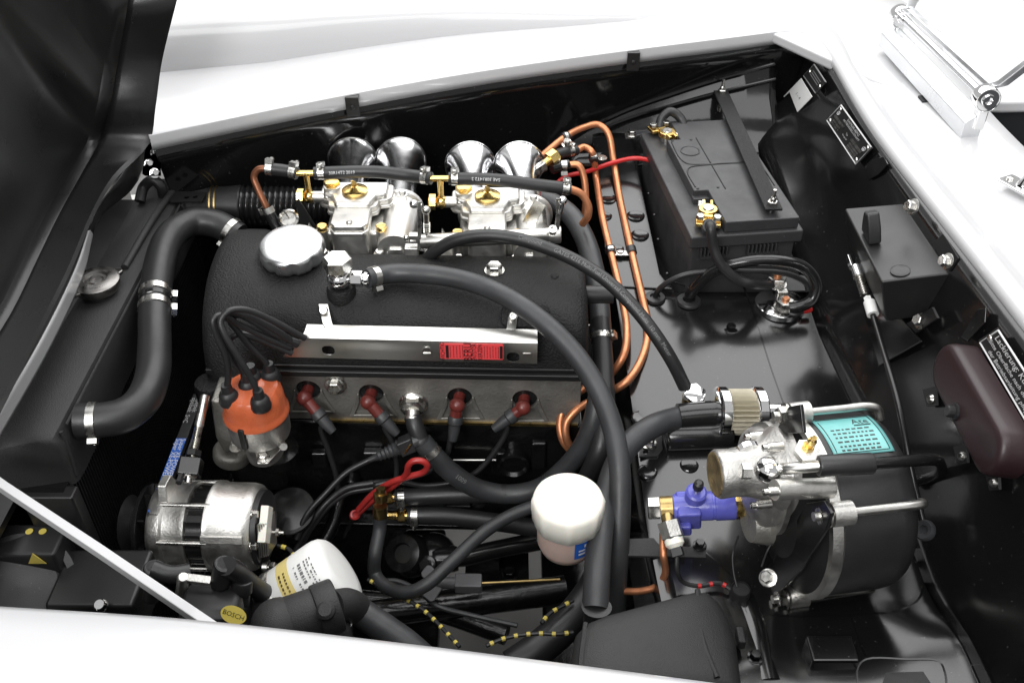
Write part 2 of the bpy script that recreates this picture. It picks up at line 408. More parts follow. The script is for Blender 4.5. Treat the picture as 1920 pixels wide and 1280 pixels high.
# shelf (toe board top) with slightly wavy sheet metal
def shelf_z(x, y):
    d = y - .68; z = .62 + .147*(d + math.sqrt(d*d + .0025))/2
    w = noise.noise(V((x*7, y*7, 1.3)))*.0012 + noise.noise(V((x*16, y*16, 4)))*.0005
    if y < .66:
        k = min((.66-y)/.08, 1); s_ = max(0, (x-.27)/.2); w += noise.noise(V((x*13, y*13, 9)))*.0045*k + .030*s_*min(s_, 1)*k
    return z + w
XR = lambda y: lerp_table([(.3, .478), (.75, .474), (.9, .462), (1.07, .440), (1.3, .432), (1.6, .430)], y)
XL = lambda y: lerp_table([(.3, .19), (.75, .160), (.94, .158), (1.2, .150), (1.5, .142), (1.6, .138)], y)
G = []
for i in range(70):
    y = .36 + (1.55-.36)*i/69; xl = XL(y); row = [V((xl+.028, y, .30)), V((xl+.008, y, .56)), V((xl, y, .605)), V((xl+.003, y, shelf_z(xl, y)-.003))]
    for k in range(1, 40):
        x = xl + .006 + (XR(y) - xl - .004)*k/39; row.append(V((x, y, shelf_z(x, y))))
    G.append(row)
b = MB(); b.grid(G)
WX0, WX1, WY0, WY1 = .214, .445, 1.150, 1.56
def in_well(f):
    c = sum((V(b.v[i]) for i in f), V())/len(f); return WX0 < c.x < WX1 and WY0 < c.y < WY1 and c.z > .6
b.f = [f for f in b.f if not in_well(f)]
obj('bulkhead_shelf', b, 'black_panel', body, solid=.0015, ang=50)
# firewall, flowing into the shelf
G = []
for p, c in rim:
    if c < 0.45: continue
    top = p + V((.003, .003*(1-c), -.004)); yb = top.y
    bx, bz = XR(yb) - .002, shelf_z(XR(yb), yb) + .001
    row = []
    for k in range(13):
        t = k/12; z = top.z + (bz - top.z)*t; xs = FWX0 + (z - .62)*FWK
        x = xs*(1 - (1-t)**4) + top.x*(1-t)**4
        if t > .55: w = ((t-.55)/.45)**2.2; x = x*(1-w) + bx*w
        row.append(V((x, top.y, z)))
    G.append(row)
b = MB(); b.grid(G); obj('firewall', b, 'black_panel', body, solid=.002, ang=60)
b = MB(); wz = .645
b.grid([[V((x, y, wz)) for x in (WX0-.004, WX1+.05)] for y in (WY0-.01, WY1)]); b.grid([[V((x, WY0-.004, z)) for x in (WX0-.004, WX1+.05)] for z in (wz, .687)]); b.grid([[V((WX0-.004, y, z)) for y, z in zip((WY0-.004, WY1), zz)] for zz in ((wz, wz), (.687, .745))])
obj('battery_well', b, 'black_satin', body, solid=.002)
# wheel arch panel behind the battery
arch_px = [(1000, 296), (1060, 262), (1120, 233), (1180, 206), (1260, 178), (1340, 152), (1400, 136), (1452, 122)]
arch = smooth_path([Y(u, v, 1.565 + (u-1000)*.00009) for u, v in arch_px], 4)
G = []
for i, p in enumerate(arch):
    t = i/(len(arch)-1); x2 = .10 + .375*t
    q = V((x2, 1.49 + .02*t, .740))
    G.append([p + V((0, .012, .006)), p, p.lerp(q, .35) + V((0, .01, -.012)), p.lerp(q, .7) + V((0, .004, -.012)), q, q + V((0, -.03, -.01))])
b = MB(); b.grid(G); obj('wheel_arch', b, 'black_paint', body, solid=.002)
b = MB(); b.tube([p + V((0, -.002, .002)) for p in arch], .0035, 8, 0);
obj('weld_seam', b, 'black_paint', body)
b = MB(); b.tube([p.lerp(V((p.x+.01, 1.49, .740)), .14) + V((0, -.002, -.003)) for p in arch[9:]], .003, 8, 0); obj('weld_seam', b, 'black_paint', body)
# seams and pressed ridges on the shelf
def SZ(u, v, up=0.0):
    p = Z(u, v, .62)
    for _ in range(4): p = Z(u, v, shelf_z(p.x, p.y) + up)
    return p
def seam(px, r, name='panel_seam', m='black_paint'):
    b = MB(); b.tube([SZ(u, v, -r*.25) for u, v in px], r, 6, 5); return obj(name, b, m, body)
seam([(1392, 530), (1420, 610), (1445, 690), (1470, 760)], .0018)
seam([(1378, 1100), (1398, 1125), (1432, 1148), (1510, 1156), (1600, 1153), (1680, 1146), (1718, 1128), (1730, 1100), (1722, 1060), (1708, 1030)], .0022)
seam([(1596, 1155), (1606, 1190), (1624, 1232)], .0018)
seam([(1196, 322), (1210, 400), (1226, 470), (1240, 520), (1262, 528), (1300, 540)], .0015)
seam([(1300, 1018), (1342, 1052), (1372, 1080)], .0015)
seam([(1608, 1290), (1608, 1252), (1624, 1236), (1700, 1236), (1760, 1240), (1772, 1262), (1775, 1300)], .0018)
# pressed panel along the left edge of the shelf and round dimples
b = MB(); b.slab([SZ(u, v, .0005) for u, v in ((1120, 338), (1196, 322), (1238, 518), (1262, 545), (1160, 540), (1134, 470))], (0, 0, .0035)); obj('pressed_panel', b, 'black_panel', body, bevel=.002)
for u, v, r in ((1140, 372, 16), (1192, 404, 17), (1200, 440, 17), (1135, 405, 13), (1155, 466, 15)):
    b = MB(); p = SZ(u, v, .004); b.lathe([(S(r, p), -.002), (S(r, p), .0005), (S(r*.86, p), .0018), (S(r*.7, p), .0008), (S(.5, p), .0012)], p, UP, 24); obj('dimple', b, 'black_panel', body)
for u, v, r in ((1214, 884, 19), (1292, 872, 18), (1205, 785, 22)):
    b = MB(); p = SZ(u, v); b.lathe([(S(r, p), -.002), (S(r, p), .0008), (S(r*.9, p), .002), (S(r*.74, p), .0008), (S(.5, p), .0010)], p, UP, 24); obj('dimple', b, 'black_panel', body)
for u, v in ((1217, 362), (1228, 402), (1235, 448), (1252, 512)):
    b = MB(); p = SZ(u, v, .003); b.sphere(p, .0032, 10, (1, 1, .5)); obj('rivet', b, 'black_paint', body)
b = MB(); p = SZ(1370, 618); b.bolt(p, UP, S(9, p)); obj('bolt', b, 'black_paint', body)
b = MB(); p = SZ(1416, 1232); b.bolt(p, UP, S(11, p)); obj('bolt', b, 'black_paint', body)
# step block and recess frame at the bottom right
b = MB(); o1 = SZ(1520, 1232); b.box(o1 + V((.02, 0, .008)), (.05, .032, .02)); obj('step_block', b, 'black_panel', body, bevel=.003)
b = MB(); b.slab([SZ(u, v, .0005) for u, v in ((1660, 1262), (1730, 1260), (1750, 1290), (1650, 1295))], (0, 0, .002)); obj('data_pad', b, 'black_satin', body)
# rail down the shelf's near edge (frame leg the black box sits on)
b = MB(); b.tube([Z(1392, 1130, .606), Z(1412, 1180, .606), Z(1440, 1290, .606)], .020, 16); obj('frame_rib', b, 'black_panel', body)
# rim clips
for u, v in ((658, 186), (1201, 102)):
    p = min((q for q, c in rim), key=lambda q: abs(960 + FOC*q.x/depth(q) - u)) + V((0, -.004, .006))
    b = MB(); b.box(p + V((0, .004, .002)), (.021, .016, .003)); b.box(p + V((0, -.003, -.012)), (.021, .004, .032)); b.lathe([(.004, 0), (.004, .002), (.001, .003)], p + V((0, -.005, -.012)), (0, -1, 0), 12)
    obj('rim_clip', b, 'black_satin', body, bevel=.0012)
# pressed recesses in the firewall
def fw_recess(px):
    c = V((0, 0, 0)); P = [FW(u, v, -.0008) for u, v in px]
    b = MB(); b.slab(P, (-.0025, 0, .0003)); return obj('pressed_recess', b, 'black_panel', body, bevel=.0012, seg=3)
fw_recess([(1625, 325), (1640, 298), (1660, 294), (1668, 308), (1650, 328), (1632, 338)])
fw_recess([(1805, 632), (1835, 580), (1852, 577), (1850, 605), (1818, 640)])
# lower chassis: rails under the engine bay
b = MB(); b.box((-.1, .68, .24), (1.1, .16, .10)); b.box((-.55, 1.0, .2), (.12, .9, .16))
obj('chassis_rail', b, 'block_black', body, bevel=.01)
b = MB(); b.slab([V((-.7, .4, .18)), V((-.16, .4, .18)), V((-.16, 1.5, .18)), V((-.7, 1.5, .18))], (0, 0, -.02)); b.slab([V((.10, .4, .2)), V((.6, .4, .2)), V((.6, 1.7, .2)), V((.10, 1.7, .2))], (0, 0, -.02)); b.slab([V((-.16, 1.42, .19)), V((.1, 1.42, .19)), V((.1, 1.8, .19)), V((-.16, 1.8, .19))], (0, 0, -.02))
obj('floor_blackout', b, 'block_black', body)  # black sheets added to keep the depths dark, blocking the floor
b = MB(); b.box((-.72, 1.0, .5), (.03, 1.1, .8)); obj('front_panel', b, 'black_paint', body)
b = MB(); b.slab([V((-.72, .5, .69)), V((-.575, .5, .69)), V((-.575, 1.42, .69)), V((-.72, 1.42, .69))], (0, 0, -.01)); obj('gap_blackout', b, 'black_satin', body)  # black sheet added to darken the gap beside the radiator, hiding pale floor
# pale lip of the front opening, between bonnet and radiator
L1 = [(286, 222), (226, 330), (182, 392), (142, 502), (80, 630), (2, 764), (-80, 900)]
L2 = [(292, 262), (246, 350), (226, 386), (150, 524), (84, 690), (0, 806), (-80, 925)]
L2 = [(292, 262), (246, 350), (190, 398), (155, 512), (95, 642), (18, 778), (-62, 912)]
A = smooth_path([Z(u, v, .84) for u, v in L1], 5); B_ = smooth_path([Z(u, v, .815) for u, v in L2], 5)
G = [[a, a.lerp(c, .5) + V((0, 0, .004)), c, c + V((-.002, 0, -.006))] for a, c in zip(A, B_)]; kk = 12
b = MB(); b.grid(G[kk:]); obj('front_opening_lip', b, 'white_paint', body, solid=.0015)
b = MB(); b.grid(G[:kk+1]); obj('front_lip_corner', b, 'black_satin', body, solid=.0015)

# ================================================================== bonnet, open, underside towards us
bon = thing('bonnet', 'open bonnet with black underside standing at the left', 'bonnet', (-.6, 1.0, .86))
edge = [(345, -60), (330, 0), (312, 70), (300, 125), (290, 200), (278, 268), (215, 335), (176, 400), (132, 505), (70, 630), (0, 770), (-60, 890)]
zs = [1.10, 1.07, 1.02, .98, .93, .882, .862, .858, .855, .85, .85, .85]
E2 = smooth_path([Z(u, v, z) for (u, v), z in zip(edge, zs)], 4)
flange = [(270, -60), (258, 0), (246, 70), (236, 125), (222, 200), (204, 262), (168, 330), (130, 400), (92, 480), (40, 590), (-30, 700), (-90, 800)]
F2 = smooth_path([Z(u, v, z+.004) + V((-.012, 0, 0)) for (u, v), z in zip(flange, zs)], 4)
def hin(p): return V((p.x - .02, p.y - .02, p.z))
b = MB(); G = []
for e, g in zip(E2, F2):
    # from the lip, across the flange, then into the skin
    G.append([e + V((-.012, .004, -.004)), e, e.lerp(g, .12) + V((.003, 0, .002)), e.lerp(g, .85), g])
b.grid(G); obj('flange', b, 'hood_black', bon, solid=.003, ang=30)
b = MB(); G = []
tops = [V((-.60, 1.28 - .9*i/(len(F2)-1), 1.75)) for i in range(len(F2))]
for i, g in enumerate(F2):
    t = tops[i]; row = []
    for k in range(9):
        s = k/8; p = (g + V((-.018, -.004, 0))).lerp(t, s); p.x -= .05*math.sin(math.pi*s); row.append(p)
    row[0:0] = [g]; G.append(row)
b.grid(G); obj('inner_skin', b, 'hood_black', bon, solid=.003, ang=30)
b = MB(); b.slab([Z(u, v, .845) for u, v in ((278, 275), (300, 272), (302, 330), (272, 330))], (-.006, .006, 0)); hg = obj('hinge_plate', b, 'black_satin', bon)
for u, v in ((291, 288), (279, 307), (290, 325)):
    p = Z(u, v, .845); b = MB(); b.bolt(p, (.5, -.6, .5), S(6.5, p), S(8, p)); obj('bolt', b, 'chrome', hg)
# bonnet stay in front
st = [Z(-60, 872, .80), Z(0, 916, .80), Z(180, 1036, .80), Z(400, 1186, .795)]
b = MB(); d = (st[-1]-st[0]).normalized(); n = V((d.y, -d.x, 0)).normalized()
R = []
for p in st: R.append([p + n*.000 + V((0,0,.003)), p + V((0,0,.003)) - n*.009, p - n*.009 - V((0,0,.004)), p - V((0,0,.009))])
b.rings(R); tag(obj('bonnet_stay', b, 'white_paint', bevel=.001), 'white flat stay bar crossing the lower left corner', 'stay')
# ================================================================== engine
eng = thing('engine', 'four cylinder engine with black crinkle valve cover and bare alloy head', 'engine', (-.15, 1.05, .39))
TILT = -0.028          # the engine sits slightly askew to the bay: y falls with x
def EY(x): return TILT*(x + .15)
XA, XB = -.408, .098
# --- valve cover
stations = [(-.412, .55, 1), (-.410, .80, 1), (-.404, .93, 1), (-.392, .99, 1), (-.375, 1, 1), (-.352, 1, 1), (-.340, 1, .88), (-.331, 1, .5), (-.322, 1, .15), (-.312, 1, 0), (-.2, 1, 0), (-.1, 1, 0), (0.0, 1, 0), (.06, 1, 0), (.078, 1, 0), (.088, .985, 0), (.095, .94, 0), (.099, .86, 0), (.1005, .7, 0)]
R = []
NS = 40
for x, s, hump in stations:
    yn, yf, zt, zb = .958 - .016*hump, 1.142 + .072*hump, .795 + .014*hump, .704 - .03*hump
    yc, a, h = (yn+yf)/2, (yf-yn)/2, zt-zb; ring = []
    nexp = 3.0 - .5*hump
    for k in range(NS+1):
        t = math.pi*k/NS
        cy, sz = math.cos(t), math.sin(t)
        yy = yc - a*math.copysign(abs(cy)**(2/nexp), cy)*(s if s > .9 else .9*s+.09); zz = zb + h*abs(sz)**(2/nexp)*(s if s > .5 else s)
        # near flank leans back: slope the top
        lean = (zz - zb)/h
        yy += .012*lean*(1 if cy > 0 else 0)
        ring.append(V((x, yy + EY(x), zz)))
    R.append(ring)
b = MB(); b.rings(R)
vc = obj('valve_cover', b, 'crinkle', eng, ang=70)
def cover_pt(u, v, up=0.0):            # point on the valve cover's crown along a picture ray
    lo, hi = .70, .83
    for _ in range(40):
        z = (lo+hi)/2; p = Z(u, v, z); y = p.y - EY(p.x)
        yc, a = 1.05, .092; q = min(abs((y-yc)/a), 1.0); zz = .704 + .091*(1-q**3)**(1/3)
        if z > zz: hi = z
        else: lo = z
    return p + V((0, 0, up))
b = MB(); pl = []
for cx, cy in ((XA+.004, .950), (XB+.001, .950), (XB+.001, 1.15), (XA+.004, 1.15)): pl.append(V((cx, cy+EY(cx), .698)))
b.slab(pl, (0, 0, .009)); b.slab([p + V((0, .006 if p.y < 1.05 else -.006, .010)) for p in pl], (0, 0, .005)); obj('cover_flange', b, 'black_satin', eng, bevel=.0015)
# chain case below the hump
b = MB(); b.box((-.366, 1.05+EY(-.366), .58), (.085, .21, .22)); obj('chain_case', b, 'crinkle', eng, bevel=.02, seg=4)
b = MB(); b.rcyl(V((-.40, .955, .655)), V((-.40, .955, .690)), .022, .006); obj('case_lug', b, 'crinkle', eng)
# --- cylinder head
HY = lambda x: .958 + EY(x)
b = MB(); b.slab([V((-.385, HY(-.385), .614)), V((.092, HY(.092), .614)), V((.092, HY(.092)+.17, .614)), V((-.385, HY(-.385)+.17, .614))], (0, 0, .083))
plug_px = [(573, 737), (692, 742), (858, 745), (980, 747)]
cuts = []; PL = []
for u, v in plug_px:
    p = Y(u, v, .957); p.y = HY(p.x); PL.append(p)
    q = p + V((0.003, 0, .001)); c = MB(); c.lathe([(.0165, -.012), (.0165, .02)], q, (0, 1, 0), 24); cuts.append(c)
me = cut(b, cuts); hd = obj('cylinder_head', me, 'head_alloy', eng, bevel=.0025)
for p in PL:       # flared skirt under each plug well
    b = MB(); b.slab([p + V((.003+a, -.0005, c)) for a, c in ((-.0165, .004), (-.0165, -.01), (-.026, -.034), (.026, -.034), (.0165, -.01), (.0165, .004), (.019, .004), (.0215, -.008), (.033, -.037), (-.033, -.037), (-.0215, -.008), (-.019, .004))], (0, -.003, 0))
    obj('plug_well', b, 'head_alloy', hd, bevel=.001)
    b = MB(); b.lathe([(.0158, -.002), (.0158, .004), (.011, .0035)], p + V((.003, .008, .001)), (0, -1, 0), 24); obj('plug_seal', b, 'rubber_gloss', hd)
p = Y(628, 722, .956); p.y = HY(p.x)
b = MB(); b.box(p + V((.0, -.001, .004)), (.024, .004, .026)); obj('lifting_lug', b, 'cast_dull', hd, bevel=.0015)
b = MB(); b.bolt(p + V((0, -.003, -.001)), (0, -1, .1), .0098, .009); obj('bolt', b, 'zinc', hd)
p = Y(1070, 735, .955); b = MB(); b.box(p + V((.0, .0, .002)), (.022, .004, .04)); obj('lifting_lug', b, 'cast_dull', hd, bevel=.0015)
b = MB(); b.slab([V((-.27, HY(-.27)-.003, .611)), V((.09, HY(.09)-.003, .611)), V((.09, HY(.09)+.1, .611)), V((-.27, HY(-.27)+.1, .611))], (0, 0, .004)); obj('head_gasket', b, 'brass_old', eng)
# --- block
b = MB(); b.slab([V((-.40, HY(-.4)-.002, .425)), V((.10, HY(.1)-.002, .425)), V((.10, 1.2, .425)), V((-.40, 1.2, .425))], (0, 0, .187)); obj('engine_block', b, 'block_black', eng, bevel=.006)
b = MB(); b.slab([V((-.40, .94, .417)), V((.11, .925, .417)), V((.11, 1.2, .417)), V((-.40, 1.2, .417))], (0, 0, .009)); obj('sump_rail', b, 'block_black', eng, bevel=.002)
for u, v, w, h in ((600, 858, 32, 40), (700, 850, 40, 22), (950, 865, 62, 60), (860, 950, 50, 20), (1010, 850, 30, 70)):
    p = Y(u, v, .952); b = MB(); b.box(p, (S(w, p), .014, S(h, p))); obj('cast_boss', b, 'block_black', eng, bevel=.004, seg=3)
for u, v, r in ((963, 868, 30), (660, 905, 15)):
    p = Y(u, v, .945); b = MB(); b.lathe([(S(r, p), -.01), (S(r, p), .006), (S(r*.85, p), .008), (S(r*.7, p), .003), (S(2, p), .004)], p, (0, -1, 0), 28); obj('core_plug', b, 'block_black', eng)
b = MB(); p = Y(890, 862, .942); b.cyl(p + V((-.03, 0, 0)), p + V((.03, 0, 0)), .0018); obj('drain_pipe', b, 'steel', eng)
# fitting behind the cover's rear end
b = MB(); p = Z(1105, 552, .765); b.cyl(p + V((-.02, 0, 0)), p + V((.032, 0, 0)), S(17, p)); obj('rear_outlet', b, 'rubber', eng)
# bolts on the cover
for u, v in ((927, 500),):
    p = cover_pt(u, v+8); b = MB(); b.lathe([(S(19, p), 0), (S(19, p), .0015)], p, UP, 20); b.hexa(p + V((0, 0, .001)), UP, S(15, p), .010); obj('cover_bolt', b, 'zinc', vc)
p = cover_pt(1040, 518); b = MB(); b.sphere(p, .0055, 12, (1, 1, .5)); obj('cover_pip', b, 'crinkle', vc)
# two-screw pad by the rear bracket
pd = cover_pt(985, 592); nrm = V((0, -.75, .66)).normalized()
b = MB(); e1 = V((1, TILT, 0)).normalized(); e2 = nrm.cross(e1); b.prism(rect(.062, .030, .009), pd - nrm*.004, e1, e2, .006); obj('bracket_pad', b, 'crinkle', vc, bevel=.0015)

# --- oil filler cap (polished, scalloped)
cc = Z(548, 470, .812)
oc = thing('oil_filler_cap', 'polished aluminium scalloped oil filler cap on the valve cover', 'cap', cc)
r0 = S(62, cc); ax = V((-.03, -.10, 1)).normalized()
sc = lambda a, h: 1 - (.085*max(0, math.cos(a*9))**2 if h < .0075 else (.03*max(0, math.cos(a*9))**2 if h < .0105 else 0))
b = MB(); b.lathe([(r0*.84, -.012), (r0*.93, -.010), (r0*.985, -.004), (r0, .003), (r0*.995, .007), (r0*.98, .0100), (r0*.94, .0122), (r0*.88, .0134), (r0*.7, .0148), (r0*.4, .0158), (r0*.02, .0162)], cc, ax, 96, mod=sc); obj('knob', b, 'cap_alloy', oc, ang=50)
b = MB(); b.lathe([(r0*.72, -.045), (r0*.72, -.008)], cc, ax, 32); obj('filler_neck', b, 'crinkle', oc)

# --- breather union and hose
p = cover_pt(640, 545, .0)
br = thing('breather_union', 'chrome banjo union with large hex bolt on the valve cover', 'union', p)
b = MB(); b.lathe([(S(28, p), -.012), (S(27, p), .004), (S(24, p), .008)], p, UP, 28); obj('boss', b, 'crinkle', br)
bz = p + V((0, 0, .020))
b = MB(); b.sphere(bz, S(24, p), 24, (1, 1, .85)); b.cyl(bz, bz + V((.040, -.006, .003)), S(10.5, p)); b.lathe([(S(14, p), 0), (S(14, p), .004)], bz + V((.034, -.005, .0025)), (1, -.1, .05), 20); obj('banjo', b, 'chrome', br)
b = MB(); b.lathe([(S(23, p), 0), (S(23, p), .003)], bz + V((0, 0, .013)), UP, 24); b.hexa(bz + V((0, 0, .016)), UP, S(27, p), .017); obj('banjo_bolt', b, 'zinc', br)
b = MB(); q = bz + V((.028, -.004, .002)); b.hexa(q - V((.011, 0, 0)), (1, -.1, .05), S(15, p), .014, ch=.05); obj('union_nut', b, 'chrome', br)
hs0 = bz + V((.036, -.005, .003))
pts = [hs0] + ZP([(730, 513, .81), (800, 514, .812), (880, 528, .812), (955, 560, .808), (1020, 605, .795), (1075, 660, .775), (1118, 725, .752), (1148, 800, .727), (1162, 880, .700), (1162, 960, .665), (1158, 1050, .62), (1152, 1150, .56)])
hose('breather_hose', 'long thick black breather hose arching over the valve cover', 'hose', pts, .0128, 'rubber_grey', clamps=(.018,), screw=V((0, -.7, -.7)))

# ================================================================== spark plug lead rail
rail = thing('ignition_lead_rail', 'brushed metal channel carrying ignition leads along the valve cover', 'rail', Y(770, 655, .937))
def RY(x): return .938 + EY(x)
pa, pb_, pc, pdn = Y(570, 628, .94), Y(1008, 638, .936), Y(1007, 682, .934), Y(530, 669, .942)
def rail_pt(s, side):       # s along 0..1, side 0 bottom, 1 top
    return (pdn.lerp(pc, s)).lerp(pa.lerp(pb_, s), side)
prof = [(0, 0), (.35, 0), (.70, 0), (.84, .0015), (.93, .005), (.985, .011), (1.0, .022)]
rows = []
for k in range(25):
    s = k/24; out = [rail_pt(s, side) + V((0, dy, 0)) for side, dy in prof]
    inn = [rail_pt(s, side) + V((0, dy + (.0012 if side < .9 else .0008), -.0012 if side > .9 else 0)) for side, dy in prof]
    rows.append(out + inn[::-1])
b = MB(); b.rings(rows)
cuts = []
for u, v in ((615, 659), (962, 667)):
    q = Y(u, v, .938); c = MB(); c.prism(rect(S(24, q), S(22, q), S(9, q)), q + V((0, .012, 0)), (1, 0, 0), (0, 0, 1), .02); cuts.append(c)
me2 = cut(b, cuts); obj('channel', me2, 'brushed', rail, ang=25)
for u, v in ((801, 664), (988, 664)):
    q = Y(u, v, .9365); b = MB(); b.prism(rect(S(16, q), S(10, q), .001), q + V((0, 0, 0)), (1, 0, 0), (0, 0, 1), .0022); b.prism(circ(S(9, q), 16), q + V((0, .0005, S(9, q))), (1, 0, 0), (0, 0, 1), .0012); obj('pressed_tab', b, 'brushed', rail, bevel=.0006)
for u0, v0, u1, v1 in ((609, 580, 618, 628), (962, 590, 956, 637)):
    q0 = cover_pt(u0, v0+2, .002) + V((0, -.003, 0)); q1 = Y(u1, v1, .945); w = S(8.5, q0)
    mid0 = q0.lerp(q1, .55); mid1 = q0.lerp(q1, .7) + V((.003 if u1 > u0 else -.003, -.004, 0))
    b = MB(); R = []
    for q in (q0 + (q0-q1).normalized()*.009, q0, mid0, mid1, q1 + V((0, -.002, -.004))): R.append([q + V((-w, 0, 0)), q + V((w, 0, 0)), q + V((w, .0016, .001)), q + V((-w, .0016, .001))])
    b.rings(R); bk = obj('bracket', b, 'brushed', rail, bevel=.0008)
    b = MB(); b.lathe([(S(7.5, q0), 0), (S(7.5, q0), .007), (S(6.5, q0), .008), (S(4, q0), .008), (S(3.8, q0), .004)], q0, nrm, 16); obj('screw', b, 'zinc', bk)
q0 = cover_pt(1000, 597, .002); b = MB(); b.lathe([(S(10, q0), 0), (S(10, q0), .0015), (S(7.5, q0), .0016), (S(7.5, q0), .008), (S(4, q0), .008), (S(3.8, q0), .004)], q0, nrm, 16); obj('cover_screw', b, 'zinc', vc)
# red sticker, print running up the strip
s0, s1 = Y(825, 659, .9372), Y(944, 661, .9352)
stk = MB(); e1 = (s1-s0).normalized(); e2 = V((0, 0, 1)); hN = S(37, s0); n_ = e1.cross(e2)
# ex x ey must face the viewer
if n_.y > 0: n_ = -n_
ctr = (s0+s1)/2; L = (s1-s0).length
stk.prism(rect(L, hN, .002), ctr - n_*.0002 + V((0, 0, .001)), e1, e2, .0007); so = obj('warning_sticker', stk, 'sticker_red', rail, label='red warning sticker with black print on the rail')
def stext(t, f, size, m='ink', k=1.0): text(t, ctr + n_*.0012 + V((0, 0, .001)) + e1*L*(f-.5), e2, -e1, size, m, so, sx=k)
stext('WICHTIG', .045, .0072); stext('BERU', .445, .0150, k=.85); stext('ENTSTÖR', .545, .0080, k=.8); stext('KERZEN', .635, .0080, k=.9)
for f in (.115, .965):
    b = MB(); b.prism(rect(.0035, hN*.82), ctr + n_*.0011 + V((0, 0, .001)) + e1*L*(f-.5), e1, e2, .0002); obj('print_bar', b, 'ink', so)
b = MB()
for f in (.165, .215, .265, .315, .36, .70, .745, .79, .835, .88, .92):
    z = -hN*.38
    while z < hN*.36:
        l = random.uniform(.0012, .004); b.prism(rect(.0005, l), ctr + n_*.0011 + V((0, 0, .001 + z + l/2)) + e1*L*(f-.5), e1, e2, .0001); z += l + .0007
obj('small_print', b, 'ink', so, kind='stuff')

# ================================================================== plug connectors and leads
lead_ends = [[(603, 800), (618, 850), (630, 890), (636, 930)], [(722, 800), (736, 830), (744, 880), (738, 905), (700, 912)], [(847, 810), (838, 850), (800, 885), (740, 900), (690, 905)], [(950, 800), (925, 850), (880, 893), (800, 910), (740, 902), (690, 912)]]
elb = [(598, 778), (717, 783), (854, 785), (961, 778)]
lead_lab = ['spark plug lead at the cylinder nearest the distributor', 'second spark plug lead from the distributor, left of the coolant fitting', 'third spark plug lead, just right of the coolant fitting', 'spark plug lead at the rearmost cylinder']
for i, (u, v) in enumerate(plug_px):
    p = PL[i] + V((0, -.014, 0)); t = thing('spark_plug_lead', 'dark red ' + lead_lab[i], 'ignition lead', p, 'spark plug leads')
    e = Y(*elb[i], .935); d = (e-p).normalized()
    b = MB(); b.cyl(p + V((.003, .024, 0)), p, S(11, p)); b.sphere(p, S(15, p), 18); b.cyl(p, p.lerp(e, .82), S(11.5, p), S(11, p)); cn = obj('connector', b, 'plug_red', t, ang=60)
    b = MB(); n1 = V((0, -1, .25)).normalized(); b.prism(rect(S(11, p), S(26, p), S(4, p)), p.lerp(e, .38) + n1*S(10.2, p), d.cross(n1), d, -.0012); obj('raised_pad', b, 'plug_red', cn, bevel=.0005)
    text('BERU', p.lerp(e, .38) + n1*(S(10.2, p)+.0016), -d if i > 1 else d, (n1.cross(-d if i > 1 else d)), .006, 'plug_red', cn)
    b = MB(); b.lathe([(S(12.5, p), 0), (S(14.5, p), .003), (S(14.5, p), .010), (S(11.5, p), .012), (S(11, p), .022), (S(8, p), .036)], p.lerp(e, .78), d, 18); obj('boot', b, 'rubber_grey', t)
    q = p.lerp(e, .78) + d*.028
    ys = [.93, .925, .918, .91, .905, .90]
    b = MB(); b.tube([q] + [Y(a, c, ys[k]) for k, (a, c) in enumerate(lead_ends[i])], S(5.6, p), 10); obj('cable', b, 'rubber', t)

# coolant fitting on the head
p = Y(775, 757, .955); p.y = HY(p.x)
cf = thing('coolant_fitting', 'large hex coolant fitting with black elbow and corrugated plug below the rail', 'fitting', p)
b = MB(); b.lathe([(S(27, p), -.004), (S(27, p), .003), (S(24, p), .005)], p, (0, -1, 0), 28); b.hexa(p + V((0, -.004, 0)), (0, -1, 0), S(23, p), .012); obj('hex_nut', b, 'zinc', cf)
b = MB(); b.lathe([(S(13, p), 0), (S(13, p), .008), (S(15, p), .009), (S(15, p), .012)], p + V((0, -.016, 0)), (0, -.8, -.6), 20); obj('collar', b, 'steel', cf)
a0 = p + V((0, -.022, -.006)); a1 = Y(779, 800, .925); a2 = Y(790, 828, .915)
b = MB(); b.tube([a0, a1, a2], S(16, p), 16); b.sphere(a2, S(18, p), 16); obj('elbow', b, 'rubber', cf)
c0, c1 = Y(790, 822, .915), Y(692, 862, .90); d = (c1-c0).normalized(); L = (c1-c0).length
b = MB(); prf = [(S(12, p), 0), (S(14, p), .006), (S(14, p), L*.18)]
for k in range(6):
    h = L*.40 + k*L*.075; prf += [(S(13-k*.9, p), h), (S(16-k*1.2, p), h+L*.028), (S(12.5-k*1.1, p), h+L*.06)]
prf += [(S(6, p), L*.9), (S(5, p), L)]
b.lathe(prf, c0, d, 18); obj('corrugated_boot', b, 'rubber_grey', cf, ang=50)
b = MB(); qx = c0.lerp(c1, .27); b.box(qx, (S(30, p), S(32, p), S(30, p)), d, (0, -1, .3)); obj('plug_housing', b, 'plastic_black', cf, bevel=.0025)
b = MB(); b.tube([qx + V((.006, -.012, .012)), qx + V((.0, -.014, .002)), qx + V((-.004, -.012, -.008))], .0012, 8); obj('spring_clip', b, 'brass', cf)
b = MB(); b.tube([c1] + YP([(650, 885, .89), (610, 925, .87), (575, 965, .85), (556, 1010, .83)]), S(5.5, p), 10); obj('cable', b, 'rubber', cf)
